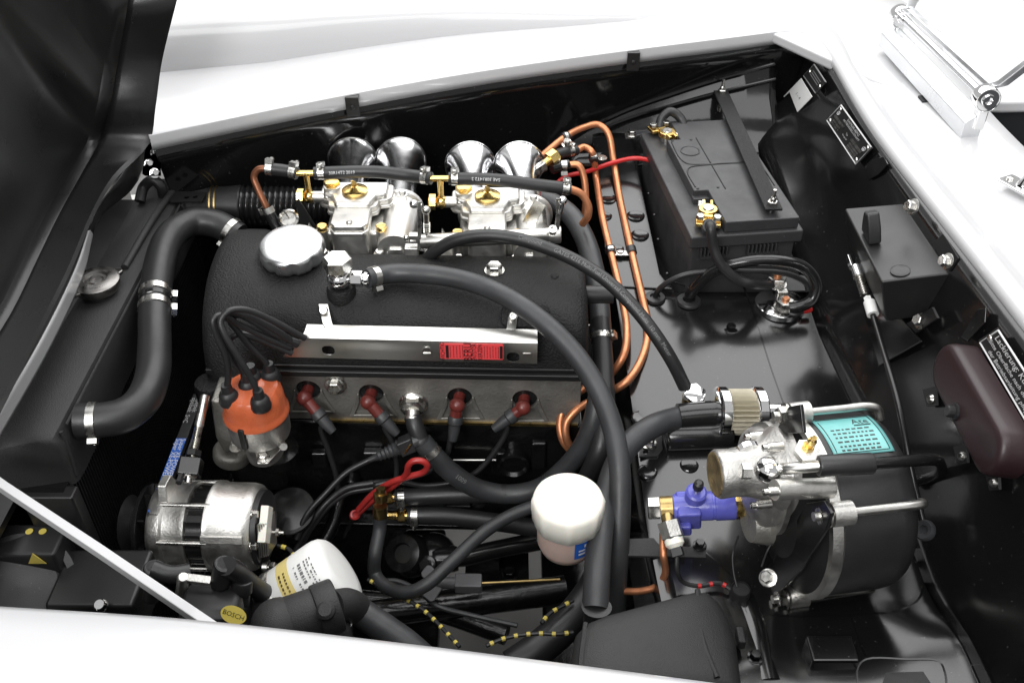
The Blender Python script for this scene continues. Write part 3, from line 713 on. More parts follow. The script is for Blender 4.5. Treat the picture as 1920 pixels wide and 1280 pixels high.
# coolant hose running right and up behind
pts = YP([(792, 828, .912), (815, 855, .905), (850, 888, .90), (900, 917, .90), (955, 926, .90), (1010, 915, .90), (1055, 882, .90), (1090, 840, .905), (1112, 790, .915), (1122, 740, .935)])
t, pth = hose('coolant_hose', 'ribbed black coolant hose curving from the head fitting to the rear', 'hose', pts, S(19, p), 'rubber_grey', clamps=(.05,), screw=V((-.7, 0, -.7)))
q, d = pth.fr(.58); b = MB()
for k in range(3): b.lathe([(S(19, p), -.001), (S(20.5, p), 0), (S(19, p), .001)], q + d*.004*k, d, 20)
obj('sleeve_ring', b, 'rubber_gloss', t)
text_tube('1009', pth, S(19, p), pth.len*.17, .009, 'print_grey', t)

# ================================================================== distributor
dc = Y(485, 790, .90); dx, dy = dc.x, .90
ds = thing('distributor', 'ignition distributor with orange cap and five black lead boots', 'distributor', (dx, dy, .57))
def at(x, y, z): return V((dx+x, dy+y, z))
cz = Y(500, 812, .865).z + .002
b = MB(); rr = S(58, dc)
md = lambda a, h: 1 - (.0 if h < .012 or h > .05 else .045*max(0, math.cos(a*4+.5))**8)
b.lathe([(rr*1.0, 0), (rr*1.045, .002), (rr*1.045, .006), (rr*1.0, .009), (rr*.985, .013), (rr*.96, .028), (rr*.92, .038), (rr*.82, .043), (rr*.5, .0455), (rr*.02, .046)], at(0, 0, cz), UP, 64, mod=md); cp = obj('cap', b, 'orange', ds, ang=35)
b = MB(); b.lathe([(rr*.94, -.034), (rr*.97, -.03), (rr*.99, -.006), (rr*.99, 0)], at(0, 0, cz), UP, 40); b.lathe([(rr*.60, -.075), (rr*.62, -.05), (rr*.80, -.036), (rr*.9, -.033)], at(0, 0, cz), UP, 32); obj('housing', b, 'cast_mid', ds)
b = MB(); b.lathe([(rr*.86, -.092), (rr*.90, -.074), (rr*.55, -.07)], at(.012, .008, cz), UP, 32, mod=lambda a, h: .82); obj('base', b, 'block_black', ds)
b = MB(); q = Y(497, 858, .862); b.slab([q + V((-.016, .012, -.002)), q + V((-.008, -.010, -.002)), q + V((.006, -.010, -.002)), q + V((.020, .02, -.002))], (0, 0, .003)); ck = obj('clamp_plate', b, 'steel', ds, bevel=.001)
b = MB(); b.bolt(q + V((-.001, -.002, .001)), UP, S(8.5, q)); obj('bolt', b, 'zinc', ck)
b = MB(); q = Y(530, 835, .866); b.lathe([(S(8, q), -.012), (S(8, q), .008), (S(7, q), .010)], q, (.3, -.7, .5), 16); obj('clamp_screw', b, 'zinc', ds)
b = MB(); q = Y(457, 822, .862); b.prism(rect(.008, .034, .002), q, (1, -.3, 0), (0, 0, 1), .004); obj('spring_clip', b, 'black_satin', ds, bevel=.001)
# drive housing to the left
b = MB(); q = Y(425, 790, .915); b.slab([Y(u, v, .905) for u, v in ((394, 752), (424, 752), (440, 842), (420, 850), (404, 820))], (0, .05, 0)); b.rcyl(Y(436, 860, .925), Y(436, 838, .925), .026, .006); obj('drive_housing', b, 'cast_dull', ds, bevel=.003)
b = MB(); q = Y(443, 838, .885); b.bolt(q, UP, S(9, q), S(12, q)); obj('bolt', b, 'cast_dull', ds)
# boots and leads
bt = [((430, 748), .004, [(428, 705), (424, 670), (408, 632), (400, 600), (412, 591), (436, 602), (480, 624), (545, 652)], 'left'),
      ((489, 758), -.024, [(472, 712), (446, 668), (422, 628), (414, 602), (428, 584), (456, 580), (505, 598), (572, 634)], 'front'),
      ((508, 708), .018, [(496, 676), (466, 645), (444, 618), (432, 600), (446, 590), (474, 602), (520, 628), (562, 643)], 'right'),
      ((474, 712), .030, [(455, 690), (430, 660), (428, 640), (446, 626), (486, 636), (548, 662)], 'back'),
      ((462, 730), .004, [(452, 690), (430, 650), (415, 618), (414, 596), (432, 586), (462, 590), (512, 616), (558, 647)], 'centre')]
zc = cz + .040
for (u, v), yo, w, side in bt:
    base = Z(u, v, zc)
    if side == 'centre': base = at(-.004, .004, zc)
    t = thing('distributor_lead', 'black ignition lead from the %s boot of the orange cap' % side, 'ignition lead', base, 'leads on the distributor cap')
    tip = V(base) + V((-.001, 0, .026))
    b = MB(); k = S(19, base); b.lathe([(k, -.005), (k*1.06, -.001), (k, .002), (k*.95, .007), (k*.80, .011), (k*.6, .013), (k*.5, .024)], base, UP, 20); obj('boot', b, 'rubber', t)
    n = len(w); ys = [base.y + (.937-base.y)*min(1, (i+1)/n)**1.6 for i in range(n)]
    b = MB(); b.tube([V(base) + V((0, 0, .018))] + [Y(a, c, ys[i]) for i, (a, c) in enumerate(w)], S(6.2, base), 10); obj('cable', b, 'rubber', t)
# ================================================================== carburettors
def copy_tree(o, parent=None, delta=None):
    c = o.copy(); COL.objects.link(c); c.parent = parent
    if delta is not None: c.location = V(o.location) + V(delta)
    for ch in list(o.children): copy_tree(ch, c)
    return c
CO = Z(665, 356, .832)        # centre of the brass disc on the first carburettor
def C(x, y, z): return V((CO.x + x, CO.y + y, z))
cb = thing('carburettor', 'twin choke carburettor nearer the radiator, with two bright trumpets', 'carburettor', C(.01, 0, .72), 'carburettors')
# barrels
tz = .792
b = MB()
for dx, y0 in ((-.012, -.02), (.062, -.082)):
    b.lathe([(.025, y0), (.026, y0+.01), (.028, -.02), (.029, .02), (.033, .024), (.033, .032), (.027, .034)], C(dx, 0, tz-.010), (0, 1, 0), 28)
obj('throttle_barrels', b, 'cast', cb)
b = MB(); b.box(C(.010, -.022, .770), (.095, .08, .06)); b.box(C(.022, .022, .775), (.125, .012, .055)); obj('body_casting', b, 'cast', cb, bevel=.006, seg=3)
# main cover: stepped outline
po = [(x, y*1.45 if y < 0 else y) for x, y in [(-.048, .034), (.050, .034), (.053, .030), (.053, .000), (.049, -.006), (.036, -.008), (.034, -.018), (.026, -.021), (.026, -.050), (.020, -.056), (-.020, -.056), (-.026, -.050), (-.026, -.021), (-.036, -.018), (-.038, -.008), (-.048, -.004), (-.052, .004), (-.052, .030)]]
b = MB(); b.prism([(x*1.04, y*1.04) for x, y in po], C(0, 0, .806), (1, 0, 0), (0, 1, 0), .007); b.prism(po, C(0, 0, .812), (1, 0, 0), (0, 1, 0), .010); obj('cover', b, 'cast', cb, bevel=.003, seg=3)
b = MB(); b.prism([(-.044, .030), (.046, .030), (.046, -.004), (.031, -.010), (.024, -.034), (-.024, -.034), (-.032, -.010), (-.044, -.006)], C(0, 0, .820), (1, 0, 0), (0, 1, 0), .009); obj('raised_cover', b, 'cast', cb, bevel=.004, seg=4)
# float bowl
b = MB(); b.prism(rect(.053, .044, .010), C(0, -.061, .735), (1, 0, 0), (0, 1, 0), .076); b.prism(rect(.060, .012, .003), C(0, -.083, .758), (1, 0, 0), (0, 1, 0), .004); obj('float_bowl', b, 'cast', cb, bevel=.003, seg=3)
# disc with wing
dcn = C(0, 0, .829)
b = MB(); b.lathe([(.0175, 0), (.0185, .002), (.0185, .0035), (.017, .0045), (.012, .0055), (.006, .0085), (.003, .010)], dcn, UP, 32); dk = obj('jet_cover', b, 'brass', cb)
b = MB(); b.prism([(-.004, .008), (.004, .008), (.003, .015), (-.002, .019), (-.006, .019), (-.005, .014)], dcn + V((0, .001, 0)), (.8, .6, 0), (0, 0, 1), .0028); obj('wing', b, 'brass', dk, bevel=.001)
b = MB(); b.lathe([(.0125, -.008), (.0125, .004), (.011, .005)], C(-.034, .010, .829), UP, 24); pg = obj('inlet_boss', b, 'cast', cb)
b = MB(); b.hexa(C(-.034, .010, .8335), UP, .0115, .008); obj('inlet_plug', b, 'brass', pg)
for x, y in ((-.040, -.004), (.040, -.002), (.001, -.073)):
    z = .8215; b = MB(); me = cut(MB().lathe([(.0045, 0), (.0045, .0025), (.003, .0042)], C(x, y, z), UP, 16), [MB().box(C(x, y, z+.004), (.014, .0011, .003), (1, .5, 0), (-.5, 1, 0))]); obj('slotted_screw', me, 'steel', cb)
for x in (-.041, .042):
    b = MB(); b.lathe([(.0085, -.05), (.0085, 0)], C(x, -.058, .802), UP, 20); jt = obj('jet_tower', b, 'cast', cb)
    me = cut(MB().lathe([(.0075, 0), (.0075, .006), (.0065, .007)], C(x, -.058, .802), UP, 20), [MB().box(C(x, -.058, .8095), (.02, .0014, .004), (1, .2, 0), (-.2, 1, 0))]); obj('jet_cap', me, 'brass', jt)
    b = MB(); b.bolt(C(x*.95, -.080, .775), (0, -.3, 1), .0062); obj('bolt', b, 'zinc', cb)
# mounting flange towards the engine with rubber mount
b = MB(); b.slab([C(.034, -.092, .735), C(.058, -.092, .778), C(.068, -.092, .778), C(.092, -.092, .735)], (0, .006, 0)); obj('mount_plate', b, 'plastic_black', cb, bevel=.003)
b = MB(); b.slab([C(.026, -.086, .735), C(.054, -.086, .788), C(.072, -.086, .788), C(.104, -.086, .735)], (0, .008, 0)); obj('mount_flange', b, 'cast', cb, bevel=.003)
b = MB(); b.bolt(C(.063, -.093, .756), (0, -1, .3), .0085, .010); obj('mount_nut', b, 'zinc', cb)
b = MB(); b.slab([C(-.070, -.075, .745), C(-.040, -.078, .735), C(-.030, -.05, .735), C(-.064, -.04, .80)], (0, .005, 0)); obj('side_web', b, 'cast', cb, bevel=.0015)
# throttle shaft lug
b = MB(); b.cyl(C(.048, .006, .806), C(.072, .006, .806), .010); b.bolt(C(.066, .016, .815), UP, .005); obj('shaft_lug', b, 'cast', cb)
# banjo fuel inlet
bp = C(-.066, -.002, .822)
b = MB(); b.sphere(bp, .0098, 18); b.cyl(bp, bp + V((0, 0, .040)), .0042); bj = obj('banjo', b, 'brass', cb)
b = MB(); b.hexa(bp + V((-.008, 0, 0)), (-1, 0, 0), .0112, .010); obj('banjo_bolt', b, 'brass', bj)
b = MB(); b.cyl(bp + V((.006, 0, 0)), bp + V((.022, 0, 0)), .008); obj('inlet_stub', b, 'cast', bj)
b = MB(); b.cyl(bp + V((-.022, 0, .038)), bp + V((.022, 0, .038)), .0042); obj('tee_pipe', b, 'brass', bj)
# trumpets
for dx in (-.018, .060):
    o = C(dx, .028, tz-.004)
    b = MB(); P = [(.0240, 0), (.0240, .055), (.0245, .085), (.0265, .112), (.0305, .134), (.0355, .150), (.0395, .158), (.0412, .160), (.0418, .1585), (.0410, .157)]
    b.lathe([(.0225, .0)] + P + [(.0388, .157), (.0345, .148), (.0292, .132), (.0252, .110), (.0230, .084), (.0225, .0)], o, V((-.09, 1, -.06)), 48, cap0=False, cap1=False); obj('trumpet', b, 'polished', cb, ang=60)
D2 = Z(914, 366, .832) - CO; D2.z = 0
cb2 = copy_tree(cb, None, D2); cb2['label'] = 'twin choke carburettor nearer the battery, with two bright trumpets'

# ================================================================== fuel line
bt1 = bp + V((0, 0, .038)); bt2 = bt1 + D2
fy1 = bt1.y
pA = [bt1 + V((-.018, 0, 0)), Z(545, 322, .853), Z(500, 316, .855)]
t, p_ = hose('fuel_hose', 'short rubber fuel hose between copper bend and first brass tee', 'hose', [bt1 + V((-.012, 0, 0)), Y(540, 321, fy1+.003), Y(498, 316, fy1+.006)], .0088, 'rubber', clamps=(.14, .88), group='fuel hoses', screw=V((0, .3, 1)))
t, p1_ = hose('fuel_hose', 'printed rubber fuel hose running between the two brass tees', 'hose', [bt1 + V((.012, 0, 0)), Y(700, 322, fy1), Y(760, 328, fy1-.002), bt2 + V((-.012, 0, 0))], .0088, 'rubber', clamps=(.06, .94), group='fuel hoses', screw=V((0, .3, 1)))
text_tube('30R14T2 2019', p1_, .0088, .022, .0062, 'print_white', t, side=-.1)
t, p2_ = hose('fuel_hose', 'rubber fuel hose from second brass tee to the copper pipes', 'hose', [bt2 + V((.012, 0, 0)), Y(930, 337, bt2.y), Y(1000, 346, bt2.y), Y(1070, 354, bt2.y)], .0088, 'rubber', clamps=(.05, .96), group='fuel hoses', screw=V((0, .3, 1)))
text_tube('SAE 30R14T2 2', p2_, .0088, .072, .0062, 'print_white', t, flip=True, side=0)
# brown copper drop at the left end
b = MB(); b.tube([Y(502, 316, fy1+.006), Y(484, 318, fy1+.006), Y(476, 332, fy1+.004), Y(484, 355, fy1-.004), Y(498, 385, fy1-.014), Y(506, 402, fy1-.018)], .0048, 12); tag(obj('fuel_pipe', b, 'copper_brown'), 'brown copper fuel pipe bending down at the left end of the fuel hoses', 'pipe')
t, _ = hose('fuel_feed_hose', 'black rubber hose under the brown copper fuel bend', 'hose', [Y(500, 388, fy1-.015), Y(512, 412, fy1-.02), Y(540, 458, fy1-.035)], .0085, 'rubber_gloss', clamps=(.08, .8))
# support bracket (black wedge) and zinc cup beside the filler cap
b = MB(); b.slab([Y(u, v, 1.175) for u, v in ((554, 378), (560, 374), (604, 444), (596, 452), (562, 420))], (0, .004, 0)); tag(obj('support_bracket', b, 'black_satin', bevel=.001), 'black wedge bracket between filler cap and first carburettor', 'bracket')
b = MB(); q = Y(542, 412, 1.18); b.lathe([(.012, -.012), (.013, 0), (.015, .004), (.012, .006), (.010, .002)], q, (0, -.5, .8), 24); b.cyl(q + V((0, 0, .004)), q + V((-.006, .0, .016)), .0012); tag(obj('hose_spigot', b, 'zinc'), 'zinc cup shaped spigot behind the oil filler cap', 'spigot')

# ================================================================== throttle linkage
ly = 1.112
lk = thing('throttle_linkage', 'light metal throttle linkage rod in front of the second carburettor', 'linkage', Y(910, 445, ly))
b = MB(); b.rcyl(Y(788, 453, ly), Y(1032, 440, ly-.004), S(14, Y(910, 445, ly)), .002); obj('cross_rod', b, 'steel', lk)
def lever(px, y, w, name, th=.003):
    P = [Y(u, v, y) for u, v in px]; b = MB(); R = []
    for i, p in enumerate(P):
        d = (P[min(i+1, len(P)-1)] - P[max(i-1, 0)]).normalized(); s = d.cross(V((0, -1, .6)).normalized()).normalized()*S(w, p)
        n = V((0, -.85, .5))*th; R.append([p - s, p + s, p + s + n, p - s + n])
    b.rings(R); return obj(name, b, 'zinc', lk, bevel=.0006)
lv = lever([(786, 378), (787, 420), (786, 468), (806, 470)], ly-.004, 3.5, 'lever')
b = MB(); q = Y(776, 383, ly); b.sphere(q, S(9, q)); b.cyl(q, q + V((.010, 0, -.002)), S(4, q)); obj('ball_joint', b, 'chrome', lv)
q = Y(799, 394, ly); b = MB(); b.sphere(q, S(8.5, q)); b.cyl(q, Y(800, 425, ly), S(5.5, q)); 
for k in range(5): b.lathe([(S(5, q), -.0006), (S(7, q), 0), (S(5, q), .0006)], Y(800, 418+k*4, ly), UP, 14)
b.cyl(Y(800, 425, ly), Y(801, 455, ly), S(3, q)); obj('spring_link', b, 'zinc', lk)
b = MB(); q = Y(762, 446, ly); b.sphere(q, S(6, q)); b.cyl(q, Y(788, 450, ly), S(4, q)); b.hexa(Y(770, 448, ly), (1, 0, 0), S(8, q), .008); obj('rod_end', b, 'zinc', lk)
b = MB(); b.box(Y(778, 446, ly), (S(22, q), .010, S(18, q))); obj('clamp_block', b, 'steel', lk, bevel=.001)
for u in (772, 1012): b = MB(); b.box(Y(u, 470, ly), (S(26, q), .014, S(22, q))); obj('bearing_block', b, 'cast', lk, bevel=.0015)
lv = lever([(1047, 372), (1047, 400), (1043, 440)], ly-.008, 4.5, 'lever')
b = MB(); q = Y(1055, 376, ly-.01); b.sphere(q, S(9, q)); b.cyl(q, Y(1050, 400, ly-.01), S(5, q)); obj('ball_joint', b, 'chrome', lv)
b = MB(); b.rcyl(Y(1030, 440, ly-.006), Y(1052, 440, ly-.006), S(17, q), .002); obj('rod_clamp', b, 'steel', lk)
b = MB(); b.lathe([(S(8, q), 0), (S(8, q), .010), (S(5, q), .010), (S(5, q), .006)], Y(1036, 434, ly-.016), (0, -.6, .8), 16); obj('clamp_screw', b, 'zinc', lk)
lv = lever([(1013, 380), (1000, 402), (986, 430)], 1.165, 12, 'idler_arm', .008)
lever([(1018, 384), (1024, 440)], 1.168, 4, 'lever')

# ================================================================== thin printed hose over the cover
ph = Z(810, 478, .79)
pts = [Z(795, 492, .775), Z(815, 472, .80), Z(850, 452, .82), Z(900, 442, .832), Z(960, 446, .835), Z(1020, 463, .832), Z(1080, 489, .825), Z(1140, 528, .812), Z(1192, 580, .79), Z(1232, 632, .765), Z(1262, 680, .735), Z(1284, 725, .70)]
t, pth = hose('vacuum_hose', 'thinner printed black hose crossing from carburettors to the shelf union', 'hose', pts, .0088, 'rubber')
text_tube('Compound', pth, .0088, pth.len*.34, .0072, 'print_grey', t, flip=False, side=.35)
text_tube('GATES 4216 Multi-Fuel Universal Compound Multi  10 mm  Meter', pth, .0088, pth.len*.45, .0075, 'print_grey', t, side=.15)

# big grey hose behind the linkage going down past the cover's end
pts = ZP([(985, 372, .76), (1030, 378, .77), (1068, 402, .77), (1095, 445, .76), (1112, 500, .745), (1122, 560, .725), (1128, 640, .70)])
hose('heater_hose', 'grey rubber heater hose curving down behind the throttle linkage', 'hose', pts, .0150, 'rubber_grey', clamps=(.985,), screw=V((.5, -.8, 0)))
b = MB(); b.tube(ZP([(1126, 600, .715), (1132, 690, .685), (1134, 780, .655), (1125, 840, .63), (1100, 900, .58)]), .0135, 16); tag(obj('heater_pipe', b, 'rubber'), 'dark heater pipe continuing below the hose clamp by the cover end', 'pipe')

# ================================================================== copper pipes
def ZS(u, v, z):
    p = Z(u, v, z); q = SZ(u, v, .009)
    return q if (q.z > z and q.x > XL(q.y) - .004) else p
def pipe(label, pts, r=.0055, m='copper', name='copper_pipe', group='copper pipes'):
    t = thing(name, label, 'pipe', pts[0], group); b = MB(); b.tube(pts, r, 12, 8); obj('tube', b, m, t); return t
tA = pipe('outer copper pipe with high loop by the wheel arch', [ZS(*a) for a in ([(1012, 296, .78), (1058, 258, .80), (1095, 239, .80), (1122, 234, .80), (1140, 250, .79), (1150, 300, .755), (1160, 360, .70), (1184, 470, .655), (1205, 560, .640), (1215, 610, .64), (1206, 665, .645), (1175, 715, .65), (1130, 742, .65), (1085, 765, .645), (1062, 792, .63), (1062, 822, .61), (1080, 848, .58)])])
tB = pipe('inner copper pipe running close beside the outer one', [ZS(*a) for a in ([(1080, 283, .79), (1096, 276, .79), (1110, 286, .785), (1117, 330, .74), (1130, 410, .69), (1147, 480, .665), (1168, 570, .648), (1175, 620, .645), (1168, 668, .648), (1140, 706, .652), (1095, 728, .65), (1062, 756, .64), (1050, 792, .62), (1056, 826, .60), (1072, 846, .58)])])
pipe('short copper pipe from the lower valve hose', [ZS(*a) for a in ([(1066, 309, .785), (1084, 310, .785), (1094, 330, .77), (1098, 370, .74), (1095, 420, .70)])])
pipe('copper pipe tail leaving the long fuel hose', [Y(1068, 354, bt2.y), Y(1090, 364, bt2.y), Y(1103, 386, bt2.y-.004), Y(1102, 405, bt2.y-.006), Y(1092, 420, bt2.y)])
# valve with brass body and stub hoses
vb = Z(1030, 300, .80); vv = thing('fuel_valve', 'small brass and chrome fuel valve behind the rear trumpet', 'valve', vb)
b = MB(); b.hexa(vb, (.7, .5, .3), S(14, vb), .016); b.cyl(vb, vb + V((-.012, -.01, -.006)), S(8, vb)); obj('valve_body', b, 'brass', vv)
b = MB(); b.box(vb + V((-.012, -.012, -.006)), (.018, .016, .014), (.8, .5, .3)); obj('valve_block', b, 'zinc', vv, bevel=.002)
b = MB(); b.tube(ZP([(1038, 293, .80), (1058, 286, .795), (1080, 282, .79)]), .0088, 14); sh = obj('stub_hose', b, 'rubber', vv); q = Z(1068, 284, .793); clamp(sh, q, Z(1080, 282, .79)-Z(1058, 286, .795), .0088, screw=V((0, .3, 1)))
b = MB(); b.tube(ZP([(1034, 316, .785), (1050, 312, .785), (1066, 309, .785)]), .0088, 14); sh = obj('stub_hose', b, 'rubber_gloss', vv); q = Z(1057, 311, .785); clamp(sh, q, (1, .1, 0), .0088, screw=V((0, -.5, -1)))
# P-clips
def pclip(u, v, z, du, label, second=None):
    p = ZS(u, v, z); t = thing('pipe_clip', label, 'clip', p, 'pipe clips')
    b = MB(); d = V(du).normalized(); b.lathe([(.0052, -.006), (.0078, -.006), (.0078, .006), (.0052, .006)], p, d, 18); obj('rubber_sleeve', b, 'rubber', t)
    b = MB(); b.lathe([(.0078, -.0025), (.0086, -.0025), (.0086, .0025), (.0078, .0025)], p, d, 18); obj('band', b, 'zinc', t)
    return t
t = pclip(1060, 257, .80, (1, .55, 0), 'rubber lined clip on the high copper loop'); q = Z(1062, 268, .795); b = MB(); b.bolt(q, (0, -.6, .8), .006); b.box(q, (.006, .014, .012)); obj('bolt', b, 'zinc', t)
t = pclip(1113, 296, .775, (.1, -1, -.6), 'rubber lined clip with ring tab on inner copper pipe'); q = Z(1128, 297, .772); b = MB(); b.lathe([(.009, 0), (.009, .0015), (.004, .0015), (.004, .004)], q, UP, 18); obj('ring_tab', b, 'zinc', t)
t = pclip(1145, 470, .668, (.1, -1, -.25), 'twin clip holding both copper pipes to the shelf')
p = ZS(1184, 470, .655); b = MB(); b.lathe([(.0052, -.006), (.0078, -.006), (.0078, .006), (.0052, .006)], p, (.1, -1, -.2), 18); obj('rubber_sleeve', b, 'rubber', t)
q = ZS(1163, 475, .662); b = MB(); b.box(q, (.030, .012, .0015)); b.bolt(q + V((0, 0, .001)), UP, .005, .003); obj('bridge', b, 'zinc', t)
# red cable behind
b = MB(); b.tube(ZP([(1242, 311, .765), (1222, 302, .765), (1190, 297, .762), (1150, 305, .757), (1100, 322, .752), (1060, 332, .75), (1035, 355, .74), (1025, 390, .70), (1030, 450, .68), (1050, 486, .66)]), .0038, 10); tag(obj('red_cable', b, 'red'), 'red battery cable running behind the copper pipes', 'cable')

# ================================================================== corrugated intake duct
dy_ = 1.29
dcx = Y(395, 388, dy_); t = thing('intake_duct', 'black corrugated air duct behind the filler cap', 'duct', dcx)
a0, a1 = Y(392, 385, dy_), Y(640, 388, 1.305); d = (a1-a0).normalized(); L = (a1-a0).length; r = S(38, dcx)
b = MB(); b.lathe([(r*.86, 0), (r*.9, .004), (r*.95, .03), (r*1.02, .048), (r*.98, .05)], a0, d, 28); obj('cuff', b, 'rubber', t)
P = []
n = 18
for k in range(n):
    h = .048 + (L-.048)*k/n; w = (L-.048)/n; P += [(r*.90, h), (r*.94, h+w*.15), (r*1.0, h+w*.4), (r*1.0, h+w*.6), (r*.94, h+w*.85)]
b = MB(); b.lathe(P, a0, d, 32); obj('corrugated_tube', b, 'rubber_gloss', t, ang=60)
for h in (.006, .013):
    b = MB(); b.lathe([(r*.90, -.001), (r*.96, -.001), (r*.96, .0012), (r*.90, .0012)], a0 + d*h, d, 28); obj('wire_clamp', b, 'brass_old', t)
b = MB(); b.lathe([(r*.6, -.05), (r*.7, -.02), (r*.85, 0)], a0, d, 24); obj('intake_neck', b, 'powder', t)

# ================================================================== radiator
rad = thing('radiator', 'matte black radiator with header tank and pressure cap', 'radiator', (-.54, 1.03, .25))
pr = [(-.580, .700), (-.583, .752), (-.578, .770), (-.562, .780), (-.524, .782), (-.509, .777), (-.503, .764), (-.503, .735), (-.503, .700)]
R = []
for y, s in ((.744, .84), (.747, .93), (.755, .98), (.770, 1), (.9, 1), (1.1, 1), (1.25, 1), (1.33, 1)):
    R.append([V((-.537 + (x+.537)*(s if s < 1 else 1), y + .014*max(0, (x+.58)/.08)*(1 if y < .79 else 0), .735 + (z-.735)*s)) for x, z in pr])
b = MB(); b.rings(R); obj('header_tank', b, 'powder', rad, ang=40)
b = MB(); b.tube([V((-.505, .772, .775)), V((-.5035, .77, .75)), V((-.504, .766, .712))], .0022, 8); b.tube([V((-.501, .78, .7785)), V((-.501, 1.32, .7785))], .0016, 6); obj('tank_seam', b, 'powder', rad)
b = MB(); b.box((-.535, 1.03, .49), (.05, .58, .44)); obj('core', b, 'block_black', rad)
b = MB()
for k in range(100):
    y = .745 + k*.0058; b.box((-.509, y, .49), (.006, .0022, .43))
obj('fins', b, 'black_satin', rad, kind='stuff')
b = MB(); b.box((-.527, .742, .48), (.06, .02, .46)); obj('side_frame', b, 'black_satin', rad, bevel=.003)
pc = Z(180, 526, .800); ax = V((0, -.03, 1)); r = S(43, pc)
b = MB(); b.lathe([(r*.76, -.026), (r*.76, -.004)], pc, ax, 28); nk = obj('filler_neck', b, 'powder', rad)
b = MB(); b.lathe([(r*.90, -.012), (r*.95, -.010), (r, -.002), (r*.99, .001), (r*.88, .0035), (r*.52, .005), (r*.46, .0015), (r*.34, .001), (r*.30, .003), (r*.02, .0042)], pc, ax, 44)
pcap = obj('pressure_cap', b, 'dull_metal', rad)
for sgn in (-1, 1):
    dd = V((.62*sgn, .78*sgn, 0)); b = MB(); b.prism([(r*.9, -.009), (r*1.22, -.006), (r*1.28, 0), (r*1.22, .006), (r*.9, .009)], pc + V((0, 0, -.006)), dd, UP.cross(dd), .006); obj('cap_ear', b, 'dull_metal', pcap, bevel=.002)
def ctext(s, rad_, a0, size):
    def f(x, y): a = a0 - x/rad_; return pc + V((math.cos(a)*(rad_+y), math.sin(a)*(rad_+y), .0036))
    text_map(s, f, size, 'ink', pcap)
ctext('REMOVE SLOWLY', r*.72, math.radians(80), .0055); 
def ctext2(x, y): a = math.radians(-80) + x/(r*.72); return pc + V((math.cos(a)*(r*.72-y), math.sin(a)*(r*.72-y), .0036))
text_map('NEVER OPEN HOT', ctext2, .0055, 'ink', pcap)
# mounting bracket with two holes and overflow hose at the far end
q0 = [Z(u, v, .785) for u, v in ((318, 378), (326, 358), (388, 360), (376, 378))]
holes = []
for u, v in ((350, 370), (366, 369)):
    c = MB(); p = Z(u, v, .785); c.prism(circ(.0042, 14), p + V((0, 0, -.01)), (1, 0, 0), (0, 1, 0), .02); holes.append(c)
me = cut(MB().slab(q0, (0, 0, -.002)), holes); obj('mount_bracket', me, 'black_satin', rad)
b = MB(); b.tube(ZP([(262, 378, .785), (270, 350, .80), (288, 338, .81), (302, 350, .80), (306, 368, .78)]), .008, 14); obj('overflow_hose', b, 'rubber', rad)
b = MB(); b.tube([V((-.528, 1.08, .785)), V((-.524, 1.2, .787)), V((-.518, 1.3, .785))], .005, 10); obj('overflow_pipe', b, 'powder', rad)
# air guide with a small data label beyond the tank
ag = thing('air_guide', 'black wedge shaped air guide with a small printed label', 'air guide', Z(335, 330, .80))
b = MB(); b.slab([Y(u, v, 1.335) for u, v in ((316, 300), (348, 290), (392, 420), (300, 372))], (0, .006, 0)); obj('panel', b, 'black_satin', ag, bevel=.002)
P = [Y(u, v, 1.333) for u, v in ((330, 335), (343, 311), (347, 332), (333, 359))]
b = MB(); b.tube(P + [P[0]], .0007, 6, 0); obj('label_border', b, 'print_white', ag)
for k in range(4):
    a = P[0].lerp(P[3], (k+.6)/4.6); c = P[1].lerp(P[2], (k+.6)/4.6); b = MB(); b.tube([a.lerp(c, .12), a.lerp(c, .85)], .0008, 5, 0); obj('label_line', b, 'print_grey', ag)

# ================================================================== top radiator hose
pts = ZP([(144, 789, .762), (190, 787, .760), (232, 778, .758), (266, 752, .758), (285, 708, .760), (290, 650, .762), (290, 592, .77), (294, 530, .778), (306, 470, .785), (328, 434, .786), (364, 416, .783), (406, 420, .778), (448, 444, .765)])
t, pth = hose('radiator_hose', 'thick black rubber top hose from radiator tank to engine', 'hose', pts, .0205, 'rubber', clamps=(.035, .975), n=24, screw=V((.2, -.75, -.6)))
for f in (.475, .525):
    q, d = pth.fr(f); clamp(t, q, d, .0205, .010, screw=V((1, -.2, -.3)))
q, d = pth.fr(.5); b = MB(); b.lathe([(.0205, -.004), (.0216, -.003), (.0216, .003), (.0205, .004)], q, d, 24); obj('joint_collar', b, 'rubber_gloss', t)
# ================================================================== battery
BZ = .800
c_nl, c_nr, c_fl, c_fr = Z(1298, 430, BZ), Z(1512, 416, BZ), Z(1240, 232, BZ), Z(1424, 204, BZ)
bat = thing('battery', 'black car battery with raised centre lid and brass clamps', 'battery', V(((c_nl.x+c_fr.x)/2, (c_nl.y+c_fr.y)/2, .655)))
ex = (c_nr - c_nl); BW = ex.length; ex.normalize(); ey = (c_fl - c_nl); ey = (ey - ex*ey.dot(ex)); BL = ey.length; ey.normalize()
def B(a, c, z): return c_nl + ex*BW*a + ey*BL*c + V((0, 0, z - BZ))
def bslab(rng, z0, z1, mb=None):
    a0, a1, c0, c1 = rng; mb = mb or MB(); return mb.slab([B(a0, c0, z0), B(a1, c0, z0), B(a1, c1, z0), B(a0, c1, z0)], (0, 0, z1-z0))
b = bslab((.035, .955, .02, .98), .645, .775); obj('case', b, 'battery_black', bat, bevel=.003)
b = bslab((0, 1, 0, 1), .766, .786); obj('lid', b, 'battery_black', bat, bevel=.003)
b = MB()
